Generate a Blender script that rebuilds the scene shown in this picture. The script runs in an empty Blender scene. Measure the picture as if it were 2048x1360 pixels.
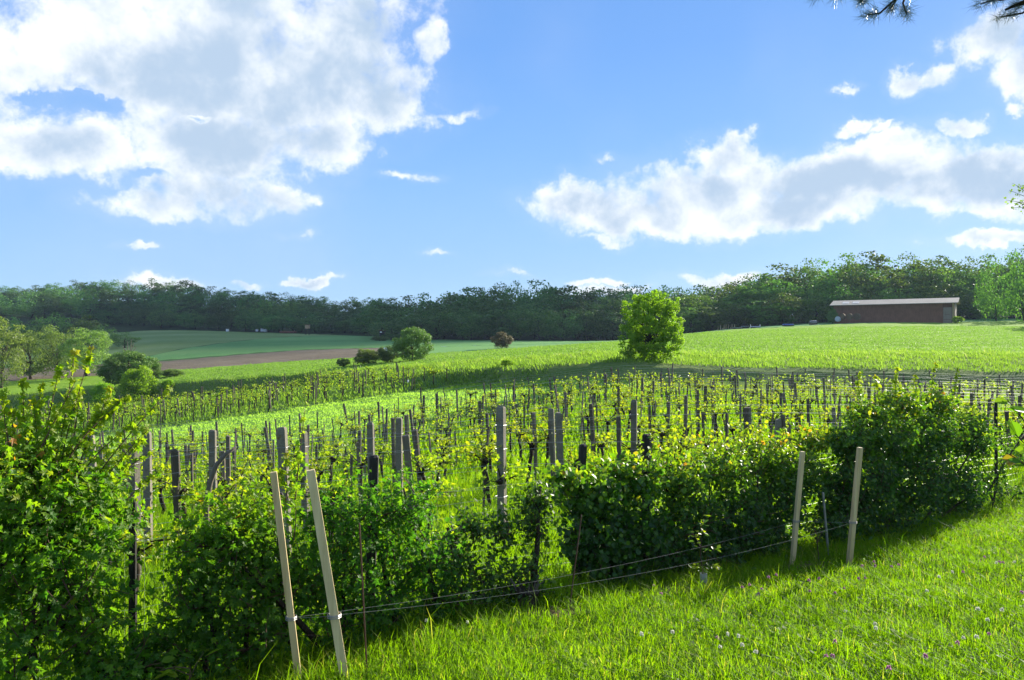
import bpy, math
import numpy as np
from mathutils import Vector

S = bpy.context.scene
COL = S.collection
R = math.radians
rng = np.random.default_rng(7)

# ------------------------------------------------------------------ camera
F = 1536.0                       # focal length in photo pixels (27 mm on 36 mm)
cam_d = bpy.data.cameras.new("camera")
cam_d.lens = 27.0
cam_d.sensor_width = 36.0
cam_d.clip_start = 0.05
cam_d.clip_end = 20000.0
cam = bpy.data.objects.new("camera", cam_d)
COL.objects.link(cam)
cam.location = (0, 0, 0)
cam.rotation_euler = (R(90), 0, 0)
S.camera = cam

# ------------------------------------------------------------------ exposure
S.view_settings.view_transform = 'Standard'
S.view_settings.look = 'None'
S.view_settings.gamma = 1.0
S.view_settings.use_curve_mapping = False
S.view_settings.exposure = 1.38

# ------------------------------------------------------------------ sun
SUN_AZ, SUN_EL = 42.0, 20.0      # degrees to the right of the view axis, above the horizon
SD = np.array([math.sin(R(SUN_AZ)) * math.cos(R(SUN_EL)), math.cos(R(SUN_AZ)) * math.cos(R(SUN_EL)), math.sin(R(SUN_EL))])
sun_d = bpy.data.lights.new("sun", 'SUN')
sun_d.energy = 5.0
sun_d.angle = R(0.5)
sun_d.color = (1.0, 0.93, 0.80)
sun = bpy.data.objects.new("sun", sun_d)
COL.objects.link(sun)
sun.rotation_euler = Vector(SD).to_track_quat('Z', 'Y').to_euler()

# ------------------------------------------------------------------ world: sky with clouds
world = bpy.data.worlds.new("World")
S.world = world
world.use_nodes = True
WT = world.node_tree
WT.nodes.clear()


class NT:
    """small helper for node trees"""
    def __init__(s, t):
        s.t = t

    def n(s, kind, **kw):
        nd = s.t.nodes.new(kind)
        for k, v in kw.items():
            setattr(nd, k, v)
        return nd

    def put(s, sock, v):
        if isinstance(v, bpy.types.NodeSocket):
            s.t.links.new(v, sock)
        elif v is not None:
            if sock.type in ('RGBA',) and len(v) == 3:
                v = (*v, 1.0)
            sock.default_value = v

    def math(s, op, a, b=None, c=None, clamp=False):
        nd = s.n('ShaderNodeMath', operation=op, use_clamp=clamp)
        s.put(nd.inputs[0], a)
        if b is not None: s.put(nd.inputs[1], b)
        if c is not None: s.put(nd.inputs[2], c)
        return nd.outputs[0]

    def vmath(s, op, a, b=None, c=None):
        nd = s.n('ShaderNodeVectorMath', operation=op)
        s.put(nd.inputs[0], a)
        if b is not None: s.put(nd.inputs[1], b)
        if c is not None: s.put(nd.inputs[2], c)
        return nd.outputs['Value'] if op in ('DOT_PRODUCT', 'LENGTH') else nd.outputs['Vector']

    def noise(s, vec, scale, detail=4, rough=0.55, dist=0.0, out='Fac', dim='3D'):
        nd = s.n('ShaderNodeTexNoise', noise_dimensions=dim)
        if vec is not None: s.put(nd.inputs['Vector'], vec)
        nd.inputs['Scale'].default_value = scale
        nd.inputs['Detail'].default_value = detail
        nd.inputs['Roughness'].default_value = rough
        nd.inputs['Distortion'].default_value = dist
        return nd.outputs[out]

    def ramp(s, fac, stops, interp='LINEAR'):
        nd = s.n('ShaderNodeValToRGB')
        nd.color_ramp.interpolation = interp
        el = nd.color_ramp.elements
        while len(el) < len(stops): el.new(0.5)
        for e, (p, c) in zip(el, stops):
            e.position = p
            e.color = (*c, 1.0) if len(c) == 3 else c
        s.put(nd.inputs[0], fac)
        return nd.outputs[0]

    def mix(s, fac, a, b, blend='MIX'):
        nd = s.n('ShaderNodeMix', data_type='RGBA', blend_type=blend)
        s.put(nd.inputs[0], fac); s.put(nd.inputs[6], a); s.put(nd.inputs[7], b)
        return nd.outputs[2]

    def maprange(s, v, a, b, c=0.0, d=1.0, smooth=True):
        nd = s.n('ShaderNodeMapRange', interpolation_type='SMOOTHSTEP' if smooth else 'LINEAR')
        s.put(nd.inputs[0], v)
        for i, x in enumerate((a, b, c, d)): s.put(nd.inputs[i + 1], x)
        return nd.outputs[0]


W = NT(WT)
sky = W.n('ShaderNodeTexSky', sky_type='NISHITA')
sky.sun_disc = False
sky.sun_elevation = R(SUN_EL)
sky.sun_rotation = R(SUN_AZ)
sky.altitude = 200
sky.air_density = 1.0
sky.dust_density = 0.3
sky.ozone_density = 3.0
tc = W.n('ShaderNodeTexCoord')
D = tc.outputs['Generated']
sx = W.n('ShaderNodeSeparateXYZ'); W.put(sx.inputs[0], D)
az = W.math('MULTIPLY', W.math('ARCTAN2', sx.outputs[0], sx.outputs[1]), 57.2958)
el = W.math('MULTIPLY', W.math('ARCSINE', sx.outputs[2]), 57.2958)
cx = W.n('ShaderNodeCombineXYZ'); W.put(cx.inputs[0], az); W.put(cx.inputs[1], el)
P0 = cx.outputs[0]
# turbulent warp of the direction, large and small
w1 = W.vmath('SUBTRACT', W.noise(D, 5.0, 3, 0.5, out='Color'), (0.5, 0.5, 0.5))
w2 = W.vmath('SUBTRACT', W.noise(D, 17.0, 6, 0.62, out='Color'), (0.5, 0.5, 0.5))
P = W.vmath('MULTIPLY_ADD', w1, (6.0, 3.5, 0.0), P0)
P = W.vmath('MULTIPLY_ADD', w2, (4.2, 3.2, 0.0), P)


def px_az_el(px, py):
    x, z = (px - 1024) / F, (680 - py) / F
    return math.degrees(math.atan(x)), math.degrees(math.atan(z / math.hypot(1, x)))


# (px, py, rx, ry, weight): the clouds as they stand in the sky, each a soft ellipse in angle
CLOUDS = [
    (330, -60, 560, 190, 1.15), (330, 110, 430, 150, 1.15), (620, 170, 270, 140, 1.1), (690, 60, 130, 130, 0.95), (760, 215, 120, 75, 0.9),
    (100, 285, 260, 68, 0.95), (30, 150, 190, 75, 0.8), (420, 285, 250, 80, 1.0), (640, 290, 150, 65, 0.9),
    (300, 403, 150, 32, 0.75), (420, 370, 200, 50, 0.7), (575, 390, 55, 26, 0.6), (-200, 100, 300, 250, 1.1),
    (765, 60, 42, 38, 0.6), (865, 95, 38, 48, 0.5), (905, 235, 40, 10, 0.3), (830, 368, 44, 9, 0.32), (890, 506, 34, 7, 0.45), (262, 485, 40, 8, 0.45),
    (612, 546, 38, 10, 0.6), (335, 560, 100, 20, 0.8), (600, 463, 26, 6, 0.3), (490, 544, 30, 6, 0.3),
    (1440, 305, 72, 48, 0.95), (1180, 400, 130, 42, 0.9), (1400, 375, 210, 75, 1.1), (1300, 420, 190, 50, 1.0), (1700, 360, 250, 68, 1.1),
    (1560, 420, 230, 50, 1.0), (1950, 370, 220, 60, 1.1), (1780, 310, 110, 38, 0.9), (2120, 380, 170, 70, 1.0), (1240, 468, 56, 12, 0.6),
    (1990, 85, 110, 60, 0.9), (2080, 150, 90, 90, 0.8), (1950, 110, 70, 30, 0.6), (1800, 172, 44, 30, 0.72), (1862, 160, 54, 28, 0.72), (1908, 272, 50, 22, 0.75), (1712, 262, 38, 15, 0.68),
    (1758, 270, 24, 9, 0.45), (1685, 191, 24, 9, 0.6), (1955, 478, 100, 20, 0.85), (2030, 235, 24, 12, 0.45), (1425, 556, 100, 20, 0.85),
    (1230, 552, 42, 9, 0.6), (1168, 555, 34, 8, 0.5), (1220, 575, 120, 14, 0.6), (1210, 318, 22, 8, 0.3), (1055, 543, 32, 6, 0.28),
    (2350, 300, 200, 120, 0.9), (2300, 60, 220, 100, 0.9), (-420, 300, 180, 120, 0.9),
]
mask = None
for (px, py, rx, ry, wt) in CLOUDS:
    a, e = px_az_el(px, py)
    a2, _ = px_az_el(px + rx, py); a1, _ = px_az_el(px - rx, py)
    _, e2 = px_az_el(px, py - ry); _, e1 = px_az_el(px, py + ry)
    ra, re = (a2 - a1) / 2, (e2 - e1) / 2
    q = W.vmath('MULTIPLY_ADD', P, (1 / ra, 1 / re, 0), (-a / ra, -e / re, 0))
    m = W.math('MULTIPLY_ADD', W.vmath('DOT_PRODUCT', q, q), -wt, wt)
    mask = m if mask is None else W.math('SMOOTH_MAX', mask, m, 0.12)
# blue gaps torn in the big cloud
for (px, py, rx, ry, wt) in [(165, 207, 85, 24, 1.2), (285, 348, 60, 14, .6), (55, 196, 45, 12, .5), (372, 225, 40, 12, .6)]:
    a, e = px_az_el(px, py)
    a2, _ = px_az_el(px + rx, py); a1, _ = px_az_el(px - rx, py)
    _, e2 = px_az_el(px, py - ry); _, e1 = px_az_el(px, py + ry)
    ra, re = (a2 - a1) / 2, (e2 - e1) / 2
    q = W.vmath('MULTIPLY_ADD', P, (1 / ra, 1 / re, 0), (-a / ra, -e / re, 0))
    mask = W.math('SUBTRACT', mask, W.math('MAXIMUM', W.math('MULTIPLY_ADD', W.vmath('DOT_PRODUCT', q, q), -wt, wt), 0.0))
# the rest of the sky carries the same broken cumulus
pl = W.vmath('DIVIDE', D, None)
flat = W.n('ShaderNodeCombineXYZ')
zc = W.math('ADD', W.math('MAXIMUM', sx.outputs[2], 0.0), 0.12)
W.put(flat.inputs[0], W.math('DIVIDE', sx.outputs[0], zc)); W.put(flat.inputs[1], W.math('DIVIDE', sx.outputs[1], zc))
WT.nodes.remove([n for n in WT.nodes if n.type == 'VECT_MATH' and n.operation == 'DIVIDE'][0])
rest = W.math('MULTIPLY_ADD', W.noise(flat.outputs[0], 0.75, 7, 0.55), 5.5, -2.95)
off_a = W.maprange(W.math('ABSOLUTE', az), 38, 46)
off_e = W.maprange(el, 28, 36)
off = W.math('MAXIMUM', off_a, off_e)
mask = W.math('MAXIMUM', mask, W.math('SUBTRACT', rest, W.math('MULTIPLY', W.math('SUBTRACT', 1.0, off), 9.0)))
fb = W.noise(D, 15.0, 10, 0.64, 0.15)
fc = W.noise(D, 55.0, 6, 0.62, 0.3)
rough_ = W.math('ADD', W.math('MULTIPLY_ADD', fb, 2.6, -1.3), W.math('MULTIPLY_ADD', fc, 0.9, -0.45))
dens = W.math('ADD', mask, rough_)
alpha = W.maprange(dens, -0.14, 0.74)
# billows: each swelling is bright on the side towards the sun, thick middles are grey blue
SOFF = tuple(float(c) for c in (0.022 * math.cos(R(20)), -0.012, 0.020))
Ds = W.vmath('ADD', D, SOFF)
b1 = W.math('ADD', W.noise(D, 6.0, 6, 0.56, 0.2), W.math('MULTIPLY', W.noise(D, 15.0, 6, 0.58, 0.2), 0.55))
b2 = W.math('ADD', W.noise(Ds, 6.0, 6, 0.56, 0.2), W.math('MULTIPLY', W.noise(Ds, 15.0, 6, 0.58, 0.2), 0.55))
emb = W.math('MULTIPLY', W.math('SUBTRACT', b1, b2), 3.2)
thick = W.math('ADD', mask, W.math('MULTIPLY_ADD', b1, 2.2, -1.7))
thick = W.math('ADD', thick, W.math('MULTIPLY', rough_, 0.25))
grey = W.maprange(W.math('SUBTRACT', thick, emb), 0.15, 1.30)
CW, CG = (4.8, 4.9, 4.95), (2.2, 2.82, 3.6)
ccol = W.mix(grey, CW, CG)
veil = W.math('MULTIPLY', W.maprange(W.noise(D, 3.0, 4, 0.5), 0.45, 0.8), 0.12)
veil = W.math('ADD', veil, W.math('MULTIPLY', W.maprange(mask, -1.2, 0.2), 0.07))
grad = W.ramp(W.math('DIVIDE', W.math('MAXIMUM', el, 0.0), 90.0), [(0.0, (1.70, 2.80, 4.2)), (0.06, (1.48, 2.55, 4.15)), (0.155, (.98, 2.08, 4.05)), (0.23, (.76, 1.78, 3.95)), (0.35, (.62, 1.52, 3.6)), (1.0, (.40, 1.0, 2.8))])
skyc = W.mix(0.9, sky.outputs[0], grad)
skyc = W.mix(veil, skyc, (3.9, 4.1, 4.4))
skyc = W.mix(W.math('MULTIPLY', alpha, 0.97), skyc, ccol)
bg = W.n('ShaderNodeBackground')
W.put(bg.inputs[0], skyc)
bg.inputs[1].default_value = 0.092
wo = W.n('ShaderNodeOutputWorld')
WT.links.new(bg.outputs[0], wo.inputs[0])
world.cycles.sampling_method = 'MANUAL'
world.cycles.sample_map_resolution = 512

# ------------------------------------------------------------------ render settings that belong to the place
S.render.engine = 'CYCLES'
S.cycles.max_bounces = 8
S.cycles.transparent_max_bounces = 8
S.cycles.diffuse_bounces = 3
S.cycles.glossy_bounces = 2
S.cycles.transmission_bounces = 4


# ================================================================== helpers
def norm(v):
    return v / np.maximum(np.linalg.norm(v, axis=-1, keepdims=True), 1e-9)


def sph(n, g=None):
    return norm((g or rng).normal(size=(n, 3)))


def tag(o, label=None, cat=None, group=None, kind=None):
    if label: o["label"] = label
    if cat: o["category"] = cat
    if group: o["group"] = group
    if kind: o["kind"] = kind
    return o


def thing(name, label, cat, loc=(0, 0, 0), group=None):
    o = bpy.data.objects.new(name, None)
    o.empty_display_size = 0.1
    COL.objects.link(o)
    o.location = [float(c) for c in loc]
    return tag(o, label, cat, group)


def raw_mesh(name, v, t, mat, tint=None, smooth=False):
    me = bpy.data.meshes.new(name)
    v = np.ascontiguousarray(v, np.float32); t = np.ascontiguousarray(t, np.int32)
    me.vertices.add(len(v)); me.vertices.foreach_set("co", v.ravel())
    me.loops.add(t.size); me.loops.foreach_set("vertex_index", t.ravel())
    me.polygons.add(len(t))
    me.polygons.foreach_set("loop_start", np.arange(0, t.size, t.shape[1], dtype=np.int32))
    me.polygons.foreach_set("use_smooth", np.full(len(t), bool(smooth)))
    me.update(calc_edges=True)
    if tint is not None:
        a = me.attributes.new("tint", 'FLOAT', 'POINT')
        a.data.foreach_set("value", np.ascontiguousarray(tint, np.float32))
    me.materials.append(mat)
    return me


def link(name, me, parent=None, loc=None):
    o = bpy.data.objects.new(name, me)
    COL.objects.link(o)
    if parent is not None: o.parent = parent
    if loc is not None: o.location = [float(c) for c in loc]
    return o


class MB:
    """collects triangles of ONE part"""
    def __init__(s):
        s.v, s.t, s.c, s.k = [], [], [], 0

    def add(s, v, t, c=0.5):
        v = np.asarray(v, float).reshape(-1, 3); t = np.asarray(t, int).reshape(-1, 3)
        s.v.append(v); s.t.append(t + s.k)
        s.c.append(np.broadcast_to(np.asarray(c, float), (len(v),)))
        s.k += len(v)
        return s

    def tube(s, pts, rad, k=6, c=0.5, cap=True, rot=0.0, flat=1.0):
        pts = np.asarray(pts, float); n = len(pts)
        rad = np.broadcast_to(np.asarray(rad, float), (n,))
        tg = norm(np.gradient(pts, axis=0))
        ref = np.array([0, 0, 1.0]) if abs(tg[:, 2]).mean() < 0.8 else np.array([0, 1.0, 0])
        a = norm(np.cross(tg, ref)); b = np.cross(tg, a)
        th = np.arange(k) * 2 * math.pi / k + rot
        ring = pts[:, None] + rad[:, None, None] * (np.cos(th)[None, :, None] * a[:, None] + flat * np.sin(th)[None, :, None] * b[:, None])
        i, j = np.meshgrid(np.arange(n - 1), np.arange(k), indexing='ij')
        p = (i * k + j).ravel(); q = (i * k + (j + 1) % k).ravel()
        t = np.concatenate([np.stack([p, q, q + k], 1), np.stack([p, q + k, p + k], 1)])
        v = ring.reshape(-1, 3)
        if cap:
            v = np.concatenate([v, pts[:1], pts[-1:]])
            jj = np.arange(k)
            t = np.concatenate([t, np.stack([(jj + 1) % k, jj, np.full(k, n * k)], 1),
                                np.stack([(n - 1) * k + jj, (n - 1) * k + (jj + 1) % k, np.full(k, n * k + 1)], 1)])
        return s.add(v, t, c)

    def box(s, c, sx, sy, sz, ax=None, tint=0.5):
        c = np.asarray(c, float)
        ax = np.eye(3) if ax is None else np.asarray(ax, float)
        co = np.array([[i, j, k] for i in (-.5, .5) for j in (-.5, .5) for k in (-.5, .5)]) * [sx, sy, sz]
        f = [(0, 1, 3), (0, 3, 2), (4, 6, 7), (4, 7, 5), (0, 4, 5), (0, 5, 1), (2, 3, 7), (2, 7, 6), (0, 2, 6), (0, 6, 4), (1, 5, 7), (1, 7, 3)]
        return s.add(c + co @ ax, f, tint)

    def leaves(s, cen, axis, nrm, size, tpl, tint):
        T, tri = tpl
        u = norm(axis); n_ = norm(nrm - (nrm * u).sum(1, keepdims=True) * u); w = np.cross(n_, u)
        size = np.broadcast_to(np.asarray(size, float), (len(cen),))
        v = cen[:, None] + size[:, None, None] * (T[None, :, :1] * w[:, None] + T[None, :, 1:2] * u[:, None] + T[None, :, 2:] * n_[:, None])
        t = tri[None] + (np.arange(len(cen)) * len(T))[:, None, None]
        return s.add(v.reshape(-1, 3), t.reshape(-1, 3), np.repeat(np.broadcast_to(tint, (len(cen),)), len(T)))

    def arrays(s):
        return np.concatenate(s.v), np.concatenate(s.t), np.concatenate(s.c)

    def mesh(s, name, mat, origin=None, smooth=False):
        v, t, c = s.arrays()
        if origin is not None: v = v - np.asarray(origin, float)
        return raw_mesh(name, v, t, mat, c, smooth)

    def build(s, name, mat, parent=None, origin=None, smooth=False, kind=None):
        o = link(name, s.mesh(name, mat, origin, smooth), parent)
        if parent is None and origin is not None: o.location = [float(x) for x in origin]
        if kind: o["kind"] = kind
        return o


# leaf outlines (across, along, up)
T_OVAL = (np.array([[0, 0, 0], [-.28, .3, .05], [.28, .3, .05], [-.25, .68, .04], [.25, .68, .04], [0, 1, -.06]]),
          np.array([[0, 5, 3], [0, 3, 1], [0, 4, 5], [0, 2, 4]]))
T_DIAM = (np.array([[0, 0, 0], [-.34, .5, .08], [.34, .5, .08], [0, 1, 0]]), np.array([[0, 3, 1], [0, 2, 3]]))
T_BROAD = (np.array([[0, 0, 0], [-.42, .3, .06], [.42, .3, .06], [-.38, .7, .05], [.38, .7, .05], [0, 1, -.05]]),
           np.array([[0, 5, 3], [0, 3, 1], [0, 4, 5], [0, 2, 4]]))
_ang = np.radians([180, 122, 88, 55, 27, 0, -27, -55, -88, -122])
_len = np.array([.30, .36, .22, .55, .25, .62, .25, .55, .22, .36])
T_MAPLE = (np.concatenate([[[0, .38, -.04]], np.stack([np.sin(_ang) * _len, .38 + np.cos(_ang) * _len, np.abs(np.sin(_ang)) * .06], 1)]),
           np.array([[0, 1 + i, 1 + (i + 1) % 10] for i in range(10)]))


# ================================================================== materials
def new_mat(name):
    m = bpy.data.materials.new(name)
    m.use_nodes = True
    m.node_tree.nodes.clear()
    return m, NT(m.node_tree)


def finish(m, t, sh, bump=None):
    o = t.n('ShaderNodeOutputMaterial')
    m.node_tree.links.new(sh, o.inputs[0])
    return m


def pbsdf(t, col, rough=0.8, spec=0.3, normal=None, metal=0.0):
    p = t.n('ShaderNodeBsdfPrincipled')
    t.put(p.inputs['Base Color'], col)
    t.put(p.inputs['Roughness'], rough)
    p.inputs['Specular IOR Level'].default_value = spec
    p.inputs['Metallic'].default_value = metal
    if normal is not None: t.put(p.inputs['Normal'], normal)
    return p.outputs[0]


def leaf_mat(name, stops, trans, tfac=0.5, rough=0.42, spec=0.5, vary=0.25, hue=0.02):
    """leaf: reflecting front, glowing when lit from behind; colour by leaf tint and a little by plant"""
    m, t = new_mat(name)
    at = t.n('ShaderNodeAttribute', attribute_name='tint')
    col = t.ramp(at.outputs['Fac'], stops)
    oi = t.n('ShaderNodeObjectInfo')
    hsv = t.n('ShaderNodeHueSaturation')
    t.put(hsv.inputs['Hue'], t.math('MULTIPLY_ADD', oi.outputs['Random'], hue * 2, 0.5 - hue))
    t.put(hsv.inputs['Value'], t.math('MULTIPLY_ADD', oi.outputs['Random'], vary * 2, 1 - vary))
    t.put(hsv.inputs['Color'], col)
    col = hsv.outputs[0]
    f = pbsdf(t, col, rough, spec)
    tr = t.n('ShaderNodeBsdfTranslucent')
    t.put(tr.inputs[0], t.mix(1.0, col, trans, 'MULTIPLY'))
    mx = t.n('ShaderNodeMixShader')
    mx.inputs[0].default_value = tfac
    m.node_tree.links.new(f, mx.inputs[1]); m.node_tree.links.new(tr.outputs[0], mx.inputs[2])
    return finish(m, t, mx.outputs[0])


def ground_mat(name, stops, scale=0.35, fine=14.0, bump=0.3, rough=0.95, streak=None, dist=0.05):
    m, t = new_mat(name)
    g = t.n('ShaderNodeNewGeometry')
    pos = g.outputs['Position']
    a = t.noise(pos, scale, 5, 0.6)
    b = t.noise(pos, fine, 3, 0.7)
    f = t.math('MULTIPLY_ADD', b, 0.5, t.math('MULTIPLY', a, 0.5))
    if streak:
        (dx, dy), sp, amt = streak
        w = t.vmath('DOT_PRODUCT', pos, (-dy, dx, 0))
        w = t.math('ADD', w, t.math('MULTIPLY', t.noise(pos, 0.08, 2), 1.5))
        s_ = t.math('SINE', t.math('MULTIPLY', w, 2 * math.pi / sp))
        f = t.math('ADD', f, t.math('MULTIPLY', s_, amt))
    col = t.ramp(f, stops)
    bp = t.n('ShaderNodeBump')
    bp.inputs['Strength'].default_value = bump
    bp.inputs['Distance'].default_value = dist
    t.put(bp.inputs['Height'], b)
    return finish(m, t, pbsdf(t, col, rough, 0.02, bp.outputs[0]))


def wood_mat(name, dark, light, scale=6.0, stretch=(1, 1, 0.12), rough=0.8, spec=0.2, bump=0.4, moss=None, vary=.24):
    m, t = new_mat(name)
    tco = t.n('ShaderNodeTexCoord')
    mp = t.n('ShaderNodeMapping')
    mp.inputs['Scale'].default_value = stretch
    t.put(mp.inputs[0], tco.outputs['Object'])
    oi = t.n('ShaderNodeObjectInfo')
    vec = t.vmath('ADD', mp.outputs[0], t.vmath('MULTIPLY', oi.outputs['Location'], (3.1, 3.7, 0)))
    a = t.noise(vec, scale * 8, 6, 0.65)
    b = t.noise(tco.outputs['Object'], scale * 0.7, 3, 0.6)
    f = t.math('MULTIPLY_ADD', a, 0.65, t.math('MULTIPLY', b, 0.35))
    f = t.math('ADD', f, t.math('MULTIPLY_ADD', oi.outputs['Random'], vary, -vary / 2))
    col = t.ramp(f, [(0.28, dark), (0.72, light)])
    if moss:
        col = t.mix(t.maprange(t.noise(tco.outputs['Object'], 9, 4, 0.7), 0.56, 0.7), col, moss)
    bp = t.n('ShaderNodeBump'); bp.inputs['Strength'].default_value = bump; bp.inputs['Distance'].default_value = 0.01
    t.put(bp.inputs['Height'], a)
    return finish(m, t, pbsdf(t, col, rough, spec, bp.outputs[0]))


def flat_mat(name, col, rough=0.6, spec=0.3, metal=0.0, nz=12.0, amt=0.25):
    m, t = new_mat(name)
    tco = t.n('ShaderNodeTexCoord')
    n_ = t.noise(tco.outputs['Object'], nz, 4, 0.6)
    c = t.ramp(n_, [(0.3, tuple(x * (1 - amt) for x in col)), (0.7, tuple(min(1, x * (1 + amt)) for x in col))])
    return finish(m, t, pbsdf(t, c, rough, spec, None, metal))


G_GRASS = leaf_mat("lawn_blades", [(0.0, (.06, .13, .004)), (.5, (.15, .265, .005)), (.85, (.235, .335, .008)), (1, (.32, .32, .07))], (1.55, 1.7, .5), .6, .6, .12, 0, 0)
G_FIELD = leaf_mat("crop_blades", [(0.0, (.08, .14, .015)), (.5, (.155, .265, .038)), (1, (.23, .35, .065))], (1.3, 1.4, .8), .5, .55, .2, 0, 0)
G_CLOVER = leaf_mat("clover_leaves", [(0.0, (.15, .27, .03)), (.5, (.25, .41, .05)), (1, (.33, .48, .09))], (1.3, 1.4, .8), .6, .6, .1, 0, 0)
G_TALL = leaf_mat("tall_grass", [(0.0, (.08, .15, .018)), (.5, (.17, .28, .03)), (.85, (.27, .36, .06)), (1, (.44, .44, .20))], (1.4, 1.5, .9), .55, .6, .1, 0, 0)
L_MAPLE = leaf_mat("maple_leaves", [(0.0, (.018, .055, .010)), (.42, (.05, .135, .010)), (.68, (.12, .22, .010)), (.93, (.24, .27, .012)), (1, (.34, .14, .02))], (2.0, 2.3, .8), .5, .55, .28, .06, .003)
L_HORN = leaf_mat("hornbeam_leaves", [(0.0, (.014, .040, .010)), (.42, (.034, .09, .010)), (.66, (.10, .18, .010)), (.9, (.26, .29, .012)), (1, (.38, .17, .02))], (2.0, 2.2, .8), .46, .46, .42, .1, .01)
L_VINE = leaf_mat("vine_leaves", [(0.0, (.10, .18, .010)), (.5, (.225, .315, .013)), (1, (.38, .43, .018))], (1.6, 1.6, .6), .5, .45, .4, .15, .015)
L_LIME = leaf_mat("bright_tree_leaves", [(0.0, (.085, .165, .012)), (.5, (.165, .285, .016)), (1, (.26, .365, .024))], (1.6, 1.8, .6), .56, .5, .2, .08, .01)
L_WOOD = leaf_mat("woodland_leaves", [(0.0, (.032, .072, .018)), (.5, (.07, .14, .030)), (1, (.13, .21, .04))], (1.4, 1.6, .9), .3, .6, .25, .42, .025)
L_PALE = leaf_mat("willow_leaves", [(0.0, (.07, .115, .028)), (.5, (.145, .21, .045)), (1, (.23, .31, .07))], (1.5, 1.6, .8), .5, .5, .35, .18, .02)
L_BROWN = leaf_mat("bronze_leaves", [(0.0, (.05, .05, .025)), (.5, (.10, .085, .04)), (1, (.17, .14, .06))], (1.3, 1.3, .9), .35, .5, .3, .1, .01)
L_PINE = leaf_mat("pine_needles", [(0.0, (.012, .026, .012)), (1, (.045, .075, .030))], (1.2, 1.4, .8), .25, .35, .5, .05, .01)
BARK = wood_mat("bark", (.035, .028, .02), (.12, .10, .075), 4, (1, 1, .3), .9, .1, .8)
BARK_DARK = wood_mat("dark_bark", (.02, .016, .012), (.065, .05, .035), 4, (1, 1, .3), .9, .1, .8)
OLDWOOD = wood_mat("weathered_wood", (.055, .044, .034), (.19, .158, .122), 5, (1, 1, .08), .85, .15, .6)
CONCRETE = wood_mat("mossy_concrete", (.085, .078, .06), (.25, .225, .175), 6, (1, 1, 1), .9, .15, .5, (.16, .12, .04))
NEWWOOD = wood_mat("sawn_pine", (.36, .25, .10), (.78, .62, .34), 3, (1, 1, .05), .65, .3, .25)
BLACKWOOD = wood_mat("tarred_wood", (.008, .007, .006), (.03, .026, .022), 5, (1, 1, .1), .8, .3, .6)
GREYMETAL = flat_mat("grey_metal", (.28, .28, .27), .5, .5, .6)
WIRE = flat_mat("galvanised_wire", (.42, .42, .40), .55, .4, .3)
TWINE = flat_mat("grey_twine", (.26, .26, .24), .7, .3)
STEM = wood_mat("twig_bark", (.05, .022, .014), (.13, .07, .04), 8, (1, 1, .3), .7, .3, .3)

# ================================================================== terrain
# each column: photo bearing, then (depth, photo height) of the edges between neighbouring plots of land
HEDGE0, HDIR, HNRM = np.array([-1.8, 6.1]), np.array([.8, .6]), np.array([-.6, .8])
COLS = [-500, 0, 300, 600, 900, 1240, 1500, 1750, 2048, 2300]
# hedge foot, vineyard front, vineyard end, strip end, lower vineyard end, bank top, field1 end, field2 end, wood edge, hill shoulder, far
FEAT = {
    -500: [(4.27, -2.6), (8, -3.2), (36, -6.2), (50, -7.2), (80, -7.6), (92, -6.9), (108, -6), (130, -5), (250, -1.5), (420, 20), (900, 20), (4000, 0)],
    0: [(4.97, -2.6), (9, -3.2), (38, -6.3), (52, -7.2), (85, -7.5), (96, -6.8), (110, -6), (135, -5), (260, -1.7), (420, 21.5), (900, 22), (4000, 0)],
    300: [(5.45, -2.6), (9.7, -3.1), (40, -5.4), (52, -6.1), (85, -6.7), (92, -4.7), (110, -4.65), (135, -4.0), (300, 4.1), (420, 22), (900, 22), (4000, 0)],
    600: [(6.25, -2.58), (10.2, -3.0), (41.8, -5.0), (56, -4.9), (80, -4.7), (88, -3.7), (125, -3.4), (155, -2.0), (280, 2.2), (400, 11), (900, 12), (4000, 0)],
    900: [(7.1, -2.56), (10.6, -2.9), (43.8, -3.56), (58, -3.5), (64, -3.5), (74, -2.4), (120, -1.95), (160, -1.3), (215, 0), (350, 8), (900, 10), (4000, 0)],
    1240: [(8.35, -2.7), (11.3, -2.9), (46.2, -2.25), (51, -2.2), (55, -2.1), (64, -1.04), (125, -.25), (160, -.5), (225, -.3), (350, 8), (900, 10), (4000, 0)],
    1500: [(9.65, -2.83), (12.3, -2.95), (48.4, -2.58), (51, -2.5), (54, -2.3), (64, -1.46), (165, 2.5), (185, 3), (215, 3.9), (300, 9), (900, 12), (4000, 0)],
    1750: [(11.5, -2.93), (14, -2.98), (50.6, -2.9), (53, -2.75), (56, -2.6), (66, -1.3), (178, 4.05), (200, 4.8), (225, 5.9), (300, 11), (900, 14), (4000, 0)],
    2048: [(14.9, -3.15), (17.5, -3.15), (53.5, -3.3), (56, -3.1), (58, -2.95), (68, -1.5), (190, 4.7), (210, 5.5), (230, 6.6), (300, 12), (900, 15), (4000, 0)],
    2300: [(19.7, -3.25), (22.3, -3.25), (55, -3.4), (57.5, -3.2), (60, -3.0), (70, -1.5), (190, 4.9), (210, 5.7), (230, 6.8), (300, 12), (900, 15), (4000, 0)],
}
NF = 13
MID = {-500: (21, -4.8), 0: (21.5, -4.8), 300: (22, -4.6), 600: (22, -4.5), 900: (25, -3.95), 1240: (25, -3.3), 1500: (25, -3.25), 1750: (26, -3.4), 2048: (29, -3.65), 2300: (32, -3.8)}
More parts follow.
